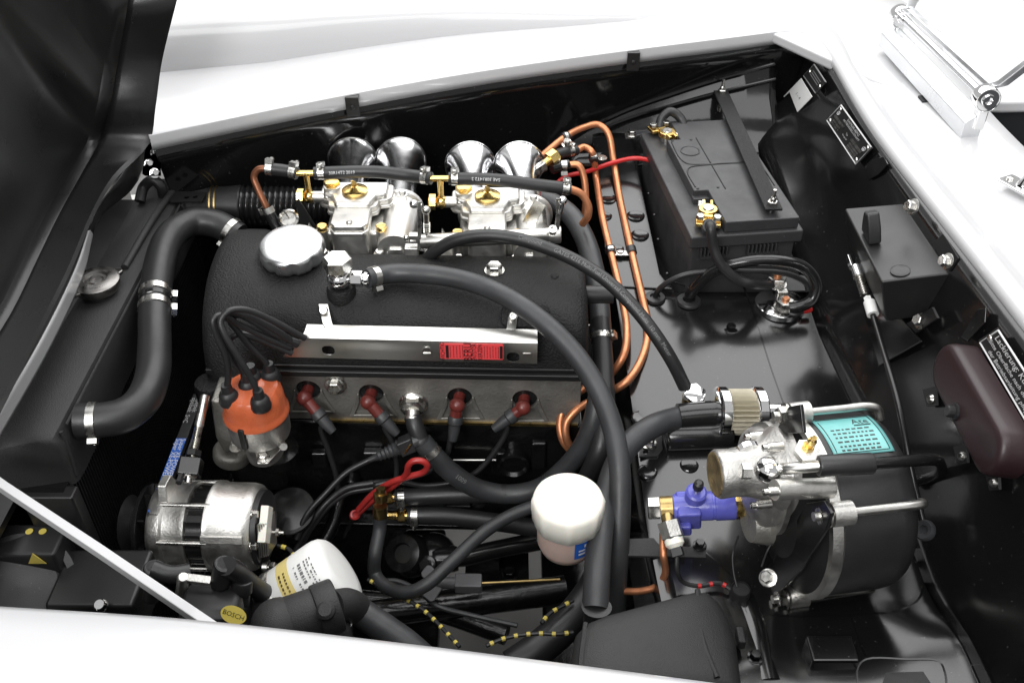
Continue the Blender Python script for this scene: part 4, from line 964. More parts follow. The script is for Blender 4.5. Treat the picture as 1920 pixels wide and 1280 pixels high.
for c0, c1 in ((.10, .36), (.52, .80)):
    for k in range(8):
        a = c0 + (c1-c0)*k/8; bslab((a, a+.012, -.006, .02), .752, .766, b)
    bslab((c0, c1, -.004, .02), .748, .752, b)
obj('vent_ribs', b, 'battery_black', bat, kind='stuff')
# raised deck with notches for the two terminals
deck = [(.30, .02), (.955, .02), (.955, .985), (.30, .985), (.30, .80), (.17, .80), (.17, .30), (.30, .30)]
b = MB(); b.slab([B(a, c, .786) for a, c in deck], (0, 0, .018)); obj('raised_deck', b, 'battery_black', bat, bevel=.002)
grooves = [[(.20, .77), (.20, .60), (.24, .55), (.32, .535), (.80, .535), (.90, .55), (.915, .60), (.915, .76)],
           [(.20, .33), (.20, .47), (.24, .51), (.32, .522), (.80, .522), (.90, .50), (.915, .46), (.915, .30)],
           [(.46, .30), (.46, .52)], [(.46, .545), (.46, .80)]]
for g in grooves:
    b = MB(); P = smooth_path([B(a, c, .8042) for a, c in g], 4); b.tube(P, .0012, 6, 0); obj('lid_groove', b, 'ink', bat)
b = MB(); p = B(.33, .67, .804); b.lathe([(.0155, 0), (.0155, .0012), (.014, .0018), (.013, .0008), (.0001, .001)], p, UP, 28); obj('vent_cap', b, 'battery_black', bat)
for a, c in ((.215, .785), (.40, .785), (.215, .315), (.40, .315)):
    b = MB(); b.lathe([(.0022, -.004), (.0022, .0006)], B(a, c, .8044), UP, 10); obj('lid_pin', b, 'ink', bat)
b = bslab((.16, .31, .27, .305), .786, .795); obj('terminal_guard', b, 'battery_black', bat, bevel=.001)
for c, z in ((.90, .786), (.15, .786)):
    b = MB(); b.lathe([(.0095, 0), (.0085, .018), (.0075, .019)], B(.22, c, z), UP, 24); obj('terminal_post', b, 'zinc', bat)
def terminal(c, sgn, lab):
    q = B(.22, c, .794); t = thing('terminal_clamp', lab, 'clamp', q, 'battery terminal clamps')
    b = MB(); b.lathe([(.0088, 0), (.0140, 0), (.0140, .009), (.0088, .009)], q, UP, 24)
    d = ey*sgn - ex*.25*1; d.normalize(); s = UP.cross(d)
    b.box(q - d*.016 + s*.0055 + V((0, 0, .005)), (.014, .005, .010), d, s); b.box(q - d*.016 - s*.0055 + V((0, 0, .005)), (.014, .005, .010), d, s)
    h = q + d*.026 + V((0, 0, .001)); b.box(h, (.022, .036, .006), d, s); b.box(q + d*.014 + V((0, 0, .003)), (.012, .014, .008), d, s); obj('brass_body', b, 'brass', t, bevel=.0015)
    for k in (-1, 1):
        b = MB(); b.bolt(h + s*.012*k + V((0, 0, .004)), UP, .0062, .006, washer=False); obj('bolt', b, 'zinc', t)
    b = MB(); b.bolt(q - d*.016 - s*.008 + V((0, 0, .005)), -s, .005, .005); obj('clamp_bolt', b, 'zinc', t)
    return h, d
h1, d1 = terminal(.15, -1, 'brass clamp on the near battery terminal')
h2, d2 = terminal(.90, 1, 'brass clamp on the far battery terminal, by the wheel arch')
# hold-down strap with wing nuts
s0, s1 = Z(1352, 176, .812), Z(1449, 392, .812)
st = thing('battery_strap', 'black flat hold down strap over the battery with two threaded rods', 'strap', (s0+s1)/2)
d = (s1-s0).normalized(); w = UP.cross(d).normalized()
b = MB(); b.slab([s0 - d*.006 - w*.0125, s0 - d*.006 + w*.0125, s1 + d*.006 + w*.0125, s1 + d*.006 - w*.0125], (0, 0, .004)); obj('bar', b, 'crinkle', st, bevel=.0012)
for q in (s0 + d*.004, s1 - d*.006):
    q = q + V((0, 0, .004)); b = MB(); b.cyl(q - V((0, 0, .035)), q + V((0, 0, .024)), .0026, n=10); b.hexa(q, UP, .0075, .006); b.lathe([(.0045, .006), (.0045, .010), (.003, .012)], q, UP, 12); obj('threaded_rod', b, 'zinc', st)
b = MB(); q = s1 + V((0, -.0, -.03)); b.cyl(q, q + V((-.004, .01, -.13)), .0045, n=12); b.hexa(q + V((0, 0, -.006)), UP, .008, .014); obj('lower_rod', b, 'rubber_gloss', st)
# cables
def cable(label, pts, r, m='rubber', name='battery_cable', sleeve=None):
    t = thing(name, label, 'cable', pts[0], 'heavy battery cables'); b = MB(); b.tube(pts, r, 14); obj('insulation', b, m, t)
    if sleeve:
        P = Path(pts); b = MB(); b.tube([P.fr(f)[0] for f in sleeve], r*1.35, 14, 4); obj('sleeve', b, 'rubber_grey', t)
    return t
cable('near battery cable from brass clamp down to isolator stud', [h1 + V((0, 0, -.001)), h1 + d1*.014 + V((0, 0, -.003))] + [Y(1332, 425, 1.135), Y(1338, 465, 1.125), Y(1355, 500, 1.115), Y(1385, 524, 1.11), Y(1412, 532, 1.11), SZ(1445, 534, .03)], .0072, sleeve=(.02, .10, .22))
cable('short battery cable looping up behind the far terminal', [h2 + V((0, .002, 0)), h2 + V((.004, .012, .012)), h2 + V((.018, .018, .022)), h2 + V((.036, .012, .012)), h2 + V((.042, -.006, -.006)), h2 + V((.04, -.012, -.02))], .0075)
e0 = Z(1184, 254, .765)
t = thing('earth_strap', 'short grey earth strap bolted to the arch panel left of the battery', 'strap', e0); b = MB(); R = []
for q, ww in ((Z(1192, 254, .768), .007), (Z(1212, 252, .772), .006), (Z(1240, 243, .775), .007)): R.append([q + V((0, -ww, 0)), q + V((0, ww, 0)), q + V((0, ww, .004)), q + V((0, -ww, .004))])
b.rings(R); obj('braid', b, 'rubber_grey', t, bevel=.001); b = MB(); b.box(e0, (.022, .020, .003)); b.bolt(e0 + V((0, 0, .001)), UP, .0065); obj('ring_lug', b, 'zinc', t)
b = MB(); q = Z(1236, 300, .745); b.box(q, (.024, .03, .03), (1, .2, 0), (0, 1, .3)); tag(obj('loom_tape', b, 'rubber_grey', bevel=.004), 'grey taped corner piece beside the battery foot', 'tape')
# battery tray and low side wall
b = MB(); b.slab([B(-.02, -.03, .632), B(1.02, -.03, .632), B(1.02, 1.0, .632), B(-.02, 1.0, .632)], (0, 0, .012)); obj('battery_tray', b, 'black_satin', body, bevel=.002)

def HZ(u, v, z): return SZ(u, v, z - .62)
# ================================================================== isolator stud on the shelf
ip = SZ(1462, 572, .002)
iso = thing('battery_isolator', 'round chrome plated stud mount on the shelf with cable bolts', 'isolator', ip); r = S(46, ip)
b = MB(); b.lathe([(r, -.004), (r, .004), (r*.94, .0055), (r*.2, .006)], ip, UP, 44); obj('disc', b, 'polished', iso)
b = MB(); b.box(ip + V((.002, .012, .012)), (.014, .040, .006), (1, -.12, 0), (.12, 1, 0)); b.box(ip + V((0, .002, .018)), (.016, .012, .016)); obj('bridge', b, 'zinc', iso, bevel=.002)
for u, v, z in ((1455, 533, .645), (1470, 577, .636)):
    q = HZ(u, v, z); k = S(17, q); b = MB(); b.lathe([(k*1.15, 0), (k*1.15, .002)], q, UP, 20); b.hexa(q + V((0, 0, .002)), UP, k, .012); nu = obj('nut', b, 'zinc', iso)
    b = MB(); b.lathe([(k*.42, 0), (k*.42, .0165), (k*.35, .018)], q, UP, 14); obj('copper_stud', b, 'copper', nu)
b = MB(); b.lathe([(.0045, 0), (.0045, .012), (.003, .014)], HZ(1505, 583, .632), (1, .2, .1), 12); obj('red_tip', b, 'red', iso)
b = MB(); q = HZ(1485, 533, .628); b.prism(rect(.05, .04, .008), q, (1, 0, 0), (0, 1, 0), .003); obj('insulator_pad', b, 'plastic_black', iso, bevel=.001)
b = MB(); b.tube(ZP([(1480, 588, .70), (1492, 590, .70), (1504, 584, .70)]), .003, 10); obj('lead', b, 'rubber', iso)
# grommets and the two cables leaving the shelf
def grommet(u, v, r, lab):
    q = SZ(u, v); k = S(r, q); b = MB(); b.lathe([(k, 0), (k, .002), (k*.9, .0045), (k*.5, .005), (k*.40, .002), (k*.01, .002)], q, UP, 28); return tag(obj('grommet', b, 'rubber'), lab, 'grommet', 'cable grommets')
grommet(1228, 560, 20, 'flat rubber grommet for the thin cable on the shelf'); grommet(1291, 566, 24, 'thick rubber grommet for the heavy cable on the shelf')
cable('thin cable from flat grommet to the isolator', [SZ(1228, 556, .0)] + [HZ(1238, 540, .64), HZ(1275, 518, .665), HZ(1330, 508, .675), HZ(1400, 508, .675), HZ(1470, 512, .67), HZ(1510, 530, .655), HZ(1516, 545, .645)], .0042, name='thin_cable')
cable('heavy cable looping from thick grommet round to the isolator stud', [SZ(1290, 562, 0)] + [HZ(1302, 540, .645), HZ(1340, 508, .68), HZ(1390, 492, .70), HZ(1450, 488, .705), HZ(1505, 500, .695), HZ(1530, 532, .675), HZ(1522, 562, .655), HZ(1498, 575, .648), HZ(1480, 577, .645)], .0082, 'rubber_gloss')

# ================================================================== firewall fittings
# sloping box bracket with lever
A, Bq, Cq, Dq = Z(1583, 390, .868), Z(1704, 380, .884), Z(1782, 512, .886), Z(1652, 528, .868)
fb = thing('bracket_box', 'black sheet metal bracket box on the firewall with a knob', 'bracket', (A+Cq)/2 - V((0, 0, .08)))
b = MB(); dn = V((.02, 0, -.06)); b.rings([[A+dn, Bq+dn, Cq+dn, Dq+dn], [A, Bq, Cq, Dq]]); obj('box', b, 'black_satin', fb, bevel=.003)
b = MB(); n = (Bq-A).cross(Dq-A).normalized(); n = n if n.z > 0 else -n
q = Z(1660, 440, .876); e = (Dq-A).normalized(); f_ = n.cross(e)
b.prism([(-.018, 0), (.018, 0), (.014, .022), (.004, .038), (-.010, .034), (-.016, .016)], q - f_*.009, e, n, .016); obj('rubber_lever', b, 'rubber', fb, bevel=.003)
b = MB(); q = Z(1688, 508, .8745); b.lathe([(S(18, q), 0), (S(18, q), .001), (S(14, q), .002), (S(1, q), .0005)], q, n, 22); obj('pressed_dimple', b, 'black_satin', fb)
b = MB(); b.slab([Bq + V((0, 0, .002)), Cq + V((0, 0, .002)), Cq + V((.004, -.004, .024)), Bq + V((.004, .006, .024))], (-.003, 0, 0)); obj('mount_flange', b, 'black_satin', fb, bevel=.001)
for u, v in ((1712, 388), (1776, 490)):
    q = FW(u, v, .014); b = MB(); b.bolt(q, (-1, -.1, .3), S(11, q), S(12, q)); obj('bolt', b, 'zinc', fb)
# lower plate under it and its bolt
b = MB(); b.slab([FW(u, v, .006) for u, v in ((1588, 578), (1668, 566), (1732, 640), (1628, 700))], (-.003, 0, 0)); obj('closing_plate', b, 'black_panel', body, bevel=.002)
b = MB(); q = FW(1728, 602, .01); b.slab([FW(u, v, .008) for u, v in ((1705, 606), (1752, 576), (1762, 596), (1722, 624))], (-.003, 0, 0)); bt_ = obj('lug_plate', b, 'black_satin', body)
b = MB(); b.bolt(q, (-1, -.2, .5), S(11, q), S(13, q)); obj('bolt', b, 'zinc', bt_)
# bowden cable
cq = [FW(1604, 492, .045), FW(1612, 520, .045), FW(1622, 553, .042), FW(1636, 588, .040), FW(1660, 670, .040), FW(1685, 760, .040), FW(1708, 880, .038), FW(1732, 985, .030)]
bc = thing('control_cable', 'thin black control cable with spring and fork end down the firewall', 'cable', cq[0])
b = MB(); b.tube(cq[3:], .0038, 10); obj('sheath', b, 'rubber_gloss', bc)
b = MB(); b.cyl(FW(1630, 566, .041), FW(1637, 590, .04), .0075, n=14); b.hexa(FW(1626, 558, .042), cq[3]-cq[2], .005, .01); obj('adjuster', b, 'white', bc)
b = MB(); 
for k in range(9): q = cq[1].lerp(cq[2], k/8); b.lathe([(.005, -.0009), (.0064, 0), (.005, .0009)], q, cq[2]-cq[1], 14)
b.cyl(cq[1], cq[2], .0045, n=10); obj('spring', b, 'zinc', bc)
b = MB(); q = FW(1602, 492, .045); d = (cq[1]-q).normalized(); s = d.cross(V((0, -.5, 1))).normalized(); b.box(q + s*.006, (.022, .004, .010), d, s); b.box(q - s*.006, (.022, .004, .010), d, s); b.cyl(q + d*.010, cq[1], .008, n=14); obj('fork_end', b, 'chrome', bc, bevel=.001)
gq = FW(1736, 994, .028); b = MB(); k = S(20, gq); b.lathe([(k, 0), (k, .004), (k*.85, .007), (k*.45, .006), (k*.3, .002), (k*.01, .002)], gq, V((-.8, -.3, .6)), 26); tag(obj('grommet', b, 'rubber_grey'), 'grey rubber grommet at the lower end of the control cable', 'grommet', 'cable grommets')
# dark maroon oblong box
m0, m1 = X(1774, 672, .476), X(1876, 858, .470)
mb_ = thing('relay_box', 'dark maroon oblong box with rounded ends and small ribbed knob on the firewall', 'box', m0.lerp(m1, .5))
ax_y = (m1-m0).normalized(); nx = V((-1, 0, .12)).normalized(); nx = (nx - ax_y*nx.dot(ax_y)).normalized(); wz = ax_y.cross(nx); wz = wz if wz.z > 0 else -wz
Lm = (m1-m0).length; rm = .0285
st_ = []
for k in range(13): a = math.pi/2 + math.pi*k/12; st_.append((-Lm*.38 + rm*.9*math.cos(a), rm*math.sin(a)))
for k in range(13): a = -math.pi/2 + math.pi*k/12; st_.append((Lm*.42 + rm*.9*math.cos(a), rm*math.sin(a)))
mc = m0.lerp(m1, .5)
def ringat(s, h): return [mc + ax_y*x*(1-(1-s)*.25) + wz*y*s + nx*h for x, y in st_]
b = MB(); b.rings([ringat(1, -.02), ringat(1, .0), ringat(.985, .004), ringat(.95, .007), ringat(.88, .009), ringat(.7, .010), ringat(.3, .0105)]); obj('cover', b, 'maroon', mb_, ang=60)
kq = mc - ax_y*.004 - wz*.014 + nx*.0095; b = MB(); b.lathe([(.009, 0), (.009, .003), (.006, .0035), (.006, .009), (.005, .010)], kq, nx, 36, mod=lambda a, h: 1 + .08*(1 if int(a*36/(2*math.pi)) % 3 else 0)); obj('ribbed_knob', b, 'plastic_black', mb_)
for u, v in ((1748, 748), (1806, 855), (1866, 905)):
    q = FW(u, v, .006); b = MB(); b.slab([FW(u-14, v-18, .004), FW(u+10, v-24, .004), FW(u+12, v+12, .004), FW(u-6, v+14, .004)], (-.003, 0, 0)); tb = obj('mount_tab', b, 'black_satin', mb_)
    b = MB(); b.lathe([(S(9, q), 0), (S(9, q), .003), (S(5, q), .006)], q, (-1, -.2, .4), 16); obj('screw', b, 'zinc', tb)
# plates
def plate(name, label, px, m='ink', border='print_white', rivets=(), th=.0012, lines=()):
    P = [FW(u, v, .003) for u, v in px]; c = sum(P, V())/len(P); t = thing(name, label, 'plate', c, None)
    nn = V((-1, 0, FWK)).normalized(); b = MB(); b.slab(P, nn*th); pl = obj('plate_sheet', b, m, t, bevel=.0004)
    if border:
        for a, d in zip(P, P[1:] + P[:1]):
            pass
        b = MB(); Q = [p.lerp(c, .05) + nn*(th+.0001) for p in P]; b.tube(Q + [Q[0]], .0011, 6, 0); obj('border', b, border, t)
    for fx, fy in rivets:
        q = P[0].lerp(P[1], fx).lerp(P[3].lerp(P[2], fx), fy) + nn*th; b = MB(); b.lathe([(.0036, 0), (.003, .0015), (.0005, .002)], q, nn, 14); obj('rivet', b, 'zinc', t)
    def put(fx, fy): return P[0].lerp(P[1], fx).lerp(P[3].lerp(P[2], fx), fy) + nn*(th+.0004)
    e = (P[1]-P[0]).normalized(); up = (P[0]-P[3]).normalized()
    return t, put, e, up, (P[1]-P[0]).length, (P[0]-P[3]).length
# order: far-top, near-top, near-bottom, far-bottom   (reading runs from far to near)
t, put, e, up, Lx, Ly = plate('data_plate', 'long silver edged data plate with stamped boxes on the firewall', [(1578, 195), (1638, 278), (1607, 311), (1550, 225)], rivets=((.07, .15), (.93, .15), (.07, .85), (.93, .85)))
text('DAIMLER-BENZ', put(.5, .16), e, up, .0085, 'print_white', t); text('AKTIENGESELLSCHAFT', put(.5, .30), e, up, .0075, 'print_white', t)
for f in (.10, .90):
    q = put(f, .32); b = MB(); b.tube([q + (e*math.cos(a*math.pi/8) + up*math.sin(a*math.pi/8))*.0045 for a in range(17)], .0005, 5, 0)
    for a in (90, 210, 330): b.tube([q, q + (e*math.cos(math.radians(a)) + up*math.sin(math.radians(a)))*.0045], .0005, 5, 0)
    obj('star_emblem', b, 'print_white', t)
for fx, fy, w, h in ((.22, .52, .30, .12), (.22, .70, .22, .08), (.22, .82, .22, .08), (.76, .52, .30, .12), (.76, .68, .26, .08), (.76, .79, .26, .08), (.76, .90, .26, .07)):
    b = MB(); b.prism(rect(Lx*w, Ly*h), put(fx, fy), e, up, .0002); obj('stamped_box', b, 'zinc', t)
text('Typ', put(.5, .56), e, up, .006, 'print_white', t); text('Fahrgestell', put(.5, .72), e, up, .005, 'print_white', t)
t, put, e, up, Lx, Ly = plate('type_plate', 'small black plate above the white sticker on the firewall', [(1528, 120), (1551, 155), (1531, 177), (1507, 142)], rivets=((.10, .5), (.9, .5)), border='print_grey')
for f in (.28, .42, .56): b = MB(); b.prism(rect(Lx*.62, Ly*.05), put(.5, f), e, up, .0002); obj('print_line', b, 'print_grey', t)
ws, put, e, up, Lx, Ly = plate('paper_sticker', 'white paper sticker with faint marks behind the battery', [(1503, 147), (1524, 182), (1490, 217), (1470, 181)], m='white', border=None)
text('1 - 4', put(.5, .45), e, up, .014, 'print_grey', ws)
q = FW(1549, 181, .003); text('711', q, (0, -1, 0), (FWK, 0, 1), .019, 'black_paint', body, name='stamped_numerals')
t, put, e, up, Lx, Ly = plate('paint_plate', 'black plate with white German paint lettering at the right edge', [(1872, 614), (2010, 828), (1972, 870), (1836, 638)], rivets=((.035, .5),))
text('Lackierung: Kunstharz', put(.06, .23), e, up, Ly*.33, 'print_white', t, 'LEFT'); text('Bitte Oberfläche nach den Richtlinien', put(.05, .54), e, up, Ly*.24, 'print_white', t, 'LEFT'); text('der Betriebsanleitung pflegen', put(.12, .80), e, up, Ly*.24, 'print_white', t, 'LEFT')

# ================================================================== windscreen bracket and mirror foot on the scuttle
w0, w1 = Z(1646, 86, .922), Z(1801, 254, .926)
wb = thing('windscreen_bracket', 'polished windscreen mounting bracket with pivots on the white scuttle', 'bracket', w0.lerp(w1, .5))
d = (w1-w0).normalized(); s = UP.cross(d).normalized(); s = s if s.x > 0 else -s
b = MB(); b.prism([(0, 0), (.026, 0), (.026, .030), (.020, .036), (.004, .026), (0, .022)], w0, s, UP, -(w1-w0).length) if s.cross(UP).dot(d) < 0 else b.prism([(0, 0), (.026, 0), (.026, .030), (.020, .036), (.004, .026), (0, .022)], w0, s, UP, (w1-w0).length)
obj('base_block', b, 'cap_alloy', wb, bevel=.0012)
k0, k1 = w0 + s*.020 + V((0, 0, .052)) + d*.012, w1 + s*.020 + V((0, 0, .052)) - d*.004
b = MB(); b.cyl(k0, k1, .0062, n=24); obj('pivot_rod', b, 'polished', wb)
for q in (k0, k1):
    b = MB(); b.lathe([(.016, -.010), (.0172, -.008), (.0172, .006), (.0165, .009), (.0155, .0095), (.0145, .008), (.0085, .008), (.008, .011), (.005, .011), (.0045, .007), (.001, .007)], q, d, 36); obj('pivot_knob', b, 'chrome', wb)
    b = MB(); b.box(q - V((0, 0, .028)), (.016, .014, .030), d, s); obj('pivot_post', b, 'chrome', wb, bevel=.002)
b = MB(); a = k0 + s*.010 + V((0, 0, .010)); c = k1 + s*.012 + V((0, 0, .012)) - d*.012
u1 = V((.55, -.05, .8)).normalized()
R = []
for q, dd in ((a - d*.012 + u1*.10, u1), (a - d*.012 + u1*.02, u1), (a, d), (c, d), (c + d*.010 + u1*.010, u1), (c + d*.016 + u1*.055, u1)):
    n2 = V((0, 0, 1)).lerp(-d, .5 if dd is u1 else 0).normalized(); R.append([q - s*.007 - n2*.004, q + s*.007 - n2*.004, q + s*.007 + n2*.004, q - s*.007 + n2*.004])
b.rings(R); obj('screen_arm', b, 'cap_alloy', wb, bevel=.0015)
b = MB(); q = c + d*.016 + u1*.045; b.tube([q, q + u1*.06 + V((.01, 0, .0)), q + u1*.14 + V((.03, 0, .02))], .0035, 10); obj('screen_edge', b, 'glass_edge', wb)
mf = thing('mirror_foot', 'small chrome mirror foot screwed to the scuttle at the right edge', 'mirror foot', Z(1905, 350, .94))
q = Z(1912, 352, .936); d = V((.45, -.9, 0)).normalized(); s = V((.9, .45, 0))
b = MB(); b.prism(rect(.050, .028, .004), q, d, s, .004); obj('foot_plate', b, 'chrome', mf, bevel=.0015)
for k in (-1, 1): b = MB(); b.lathe([(.0042, 0), (.0042, .002), (.001, .003)], q + d*.016*k + V((0, 0, .004)), UP, 14); obj('screw', b, 'zinc', mf)
b = MB(); b.lathe([(.009, 0), (.006, .008), (.005, .045)], q + V((.004, 0, .004)), (.15, 0, 1), 18); obj('stem', b, 'chrome', mf)
# ================================================================== brake booster
rot = math.radians(9)
BA = V((math.cos(rot), math.sin(rot), -.02)).normalized()            # axis, pointing to the can's closed end
BC = Y(1490, 948, .712); BR = .0985
bo = thing('brake_booster', 'brake booster with black can, alloy housing and teal label', 'brake booster', V((BC.x, BC.y, .62)))
e1, e2, _ = frame(BA)       # e1 horizontal, e2 up
e2 = UP - BA*UP.dot(BA); e2.normalize(); e1 = BA.cross(e2)
def K(h, a=0, r=0): return BC + BA*h + (e2*math.cos(a) - e1*math.sin(a))*r      # a: 0 up, + towards the viewer
if K(0, math.pi/2, 1).y > BC.y: e1 = -e1
b = MB(); b.lathe([(BR*.99, .004), (BR, .008), (BR, .072), (BR*.985, .082), (BR*.94, .091), (BR*.85, .097), (BR*.5, .101), (BR*.01, .102)], BC, BA, 64); can = obj('can', b, 'rubber', bo, ang=60)
b = MB(); b.lathe([(BR*.98, -.006), (BR*1.025, -.005), (BR*1.03, 0), (BR*1.03, .006), (BR*1.0, .009)], BC, BA, 64); obj('rim', b, 'cast', bo)
b = MB(); b.lathe([(BR*.985, -.004), (BR*.90, -.010), (BR*.6, -.020), (BR*.4, -.028)], BC, BA, 56); obj('end_plate', b, 'black_satin', bo)
# alloy housing: drum shaped valve body with a slimmer nose
def KP(u, v, h):            # picture point on the plane across the booster axis
    d = ray(u, v); t = (BC + BA*h - CAMP).dot(BA)/d.dot(BA); return CAMP + d*t
hc = KP(1488, 888, 0)
b = MB(); b.lathe([(.060, .002), (.060, -.006), (.056, -.008), (.055, -.040), (.052, -.046), (.040, -.052), (.028, -.056)], hc, BA, 44, mod=lambda a, h: 1 + .02*math.sin(3*a)); obj('valve_housing', b, 'cast_mid', bo, ang=45)
b = MB(); b.lathe([(.0615, -.034), (.0615, -.028), (.056, -.027)], hc, BA, 44, mod=lambda a, h: 1 + .03*math.cos(5*a)); obj('housing_flange', b, 'cast', bo)
n1 = KP(1444, 878, -.048); n0 = n1 - BA*.060; nA = (n1 - n0); nl = nA.length
b = MB(); b.lathe([(.0240, 0), (.0258, .003), (.0250, .018), (.0262, nl*.5), (.031, nl*.8), (.040, nl*1.0), (.044, nl*1.1)], n0, nA, 36); nz_ = obj('nose', b, 'cast_mid', bo, ang=60)
b = MB(); b.lathe([(.0236, .001), (.0234, -.0006), (.0215, -.0012), (.0205, -.0006), (.001, -.0008)], n0, nA, 32); obj('nose_mesh', b, 'gold_dark', nz_)
b = MB(); b.cyl(KP(1452, 918, -.068), KP(1558, 914, -.004), .0105, n=20); obj('side_pillar', b, 'cast', bo)
b = MB(); q = KP(1474, 968, -.004); b.cyl(q - BA*.045, q, .024, .036, n=24); obj('lower_body', b, 'cast_dull', bo)
for u, v, h in ((1446, 838, -.058), (1412, 818, -.060), (1448, 921, -.072), (1424, 946, -.070)):
    q = KP(u, v, h); b = MB(); b.lathe([(S(9, q), -.012), (S(9, q), .004), (S(6.5, q), .004), (S(6.5, q), .009), (S(4, q), .010)], q, -BA, 16); obj('housing_screw', b, 'zinc', bo)
# bleed nipple on its hex
q = hc + V((-.018, -.01, 0)); top = KP(1512, 842, -.030)
b = MB(); b.hexa(top - V((0, 0, .006)), (0, -.35, 1), S(24, top), .009, ch=.05); obj('bleed_boss', b, 'cast', bo)
b = MB(); ax = V((0.05, -.35, 1)).normalized(); b.hexa(top + ax*.003, ax, S(12, top), .006); b.lathe([(S(7, top), .008), (S(7, top), .014), (S(9, top), .016), (S(9, top), .019), (S(5, top), .021), (S(5, top), .026), (S(3, top), .026)], top, ax, 18); obj('bleed_nipple', b, 'brass', bo)
# pressure union and pipe with black sleeve
un = Y(1440, 880, .672); ux = V((1, .10, .02)).normalized()
b = MB(); b.sphere(un, S(27, un), 22); b.lathe([(S(31, un), -.010), (S(31, un), -.002)], un + V((-.012, .02, -.006)), (.1, -1, .2), 28); obj('union_ball', b, 'chrome', bo)
b = MB(); b.hexa(un + V((-.018, -.002, .0)), (-1, 0, 0), S(16, un), .010); obj('union_hex', b, 'zinc', bo)
pe = [un + ux*.01] + YP([(1480, 878, .662), (1540, 872, .655), (1640, 868, .66), (1735, 862, .685), (1762, 868, .735), (1762, 886, .75), (1736, 898, .765), (1705, 905, .775)])
b = MB(); b.tube(pe[:3], S(11, un), 14); obj('pressure_pipe', b, 'steel', bo)
b = MB(); b.rcyl(Y(1532, 873, .656), Y(1638, 868, .66), S(20, un), .003, 24); obj('pipe_sleeve', b, 'rubber', bo)
b = MB(); b.tube(pe[2:], S(11.5, un), 14); obj('hose_bend', b, 'rubber_gloss', bo)
# tie rods
def tierod(a, r, h0=-.028, h1=.092, lab=None):
    p0, p1 = K(h0, a, r), K(h1, a, r); rr = .0048
    b = MB(); b.tube([p0, K(.05, a, r), K(h1-.012, a, r), K(h1, a, r-.004), K(h1+.004, a, r-.016)], rr, 12, 6); t = obj('tie_rod', b, 'steel', bo)
    b = MB(); b.cyl(K(-.010, a, r), K(.012, a, r), .0125, n=20); obj('rim_lug', b, 'cast', t)
    b = MB(); b.hexa(K(-.014, a, r), -BA, .0095, .009); b.lathe([(.013, 0), (.013, .002)], K(-.013, a, r), -BA, 20); obj('nut', b, 'zinc', t)
    return t
tierod(.80, BR*1.10); tierod(-.42, BR*1.10); tierod(2.62, BR*1.08)
# support legs
b = MB(); P = [KP(u, v, -.022) for u, v in ((1512, 942), (1545, 938), (1558, 962), (1548, 992), (1500, 1070), (1452, 1118), (1420, 1112), (1440, 1062), (1472, 1012))]
b.slab(P, BA*.004); obj('mount_plate', b, 'rubber_gloss', bo, bevel=.001)
b = MB(); P = [KP(u, v, -.018) for u, v in ((1478, 762), (1500, 758), (1506, 812), (1452, 812))]; b.slab(P, BA*.004); obj('mount_plate', b, 'rubber_gloss', bo, bevel=.001)
b = MB(); q = Y(1440, 1083, .645); b.bolt(q, (-.5, -.4, .8), S(12, q)); obj('bolt', b, 'zinc', bo)
# teal label wrapped on the can
A0, A1, H0, H1 = -.40, .22, .014, .080
def lab(s, t, up=.0007): return K(H0 + (H1-H0)*s, A0 + (A1-A0)*t, BR + up)
b = MB(); b.grid([[lab(i/12, j/16) for j in range(17)] for i in range(13)]); lb = obj('label', b, 'teal', bo, solid=.0003, label='teal label on the booster can')
bd = [(.06, .05), (.94, .05), (.94, .95), (.06, .95), (.06, .05)]
P = []
for (a, c), (d_, f) in zip(bd, bd[1:]): P += [lab(a+(d_-a)*k/10, c+(f-c)*k/10, .0013) for k in range(10)]
b = MB(); b.tube(P, .0004, 5, 0); obj('label_border', b, 'ink', lb)
def lt(s, fs, ft, size):
    me = text_mesh(s, 1.0)
    for v in me.vertices: v.co = lab(fs + v.co.x*size/(H1-H0), ft - v.co.y*size/(BR*(A1-A0)), .0012)
    me.materials.clear(); obj('lettering', me, 'ink', lb)
lt('Ate', .74, .22, .013)
b = MB()
for f in (.40, .50, .60, .70, .80, .88):
    x = .16
    while x < .84:
        l = random.uniform(.03, .09); b.grid([[lab(x + l*i/2, f + .035*j, .0010) for j in (0, 1)] for i in range(3)]); x += l + .03
obj('small_print', b, 'ink', lb, kind='stuff')
P = [lab(.6+.02*math.sin(k)*0 + .28*k/10, .33, .0013) for k in range(11)]; b = MB(); b.tube(P, .0006, 5, 0); obj('logo_underline', b, 'ink', lb)

# ================================================================== blue brake valve
v0, v1 = Y(1240, 952, .74), Y(1385, 945, .735); va = (v1-v0).normalized()
bv = thing('brake_valve', 'blue painted hydraulic cylinder with capped bleed nipple', 'brake valve', v0.lerp(v1, .5))
r = S(27, v0)
L = (v1-v0).length
b = MB(); b.lathe([(r*.9, .014), (r*.95, .017), (r*.95, .030), (r*1.0, .034), (r*1.0, L*.66), (r*.97, L*.665), (r*.97, L*.69), (r*1.04, L*.70), (r*1.04, L*.93), (r*.95, L*.96)], v0, va, 36); obj('cylinder', b, 'blue', bv)
q = v0.lerp(v1, .36); b = MB(); b.box(q + V((0, 0, -.006)), (S(44, q), S(52, q), S(66, q)), va, V((0, 1, .3))); b.prism(rect(S(34, q), S(20, q)), q + V((-.006, -.012, -.030)), va, V((0, 1, .2)), .02); obj('valve_block', b, 'blue', bv, bevel=.003)
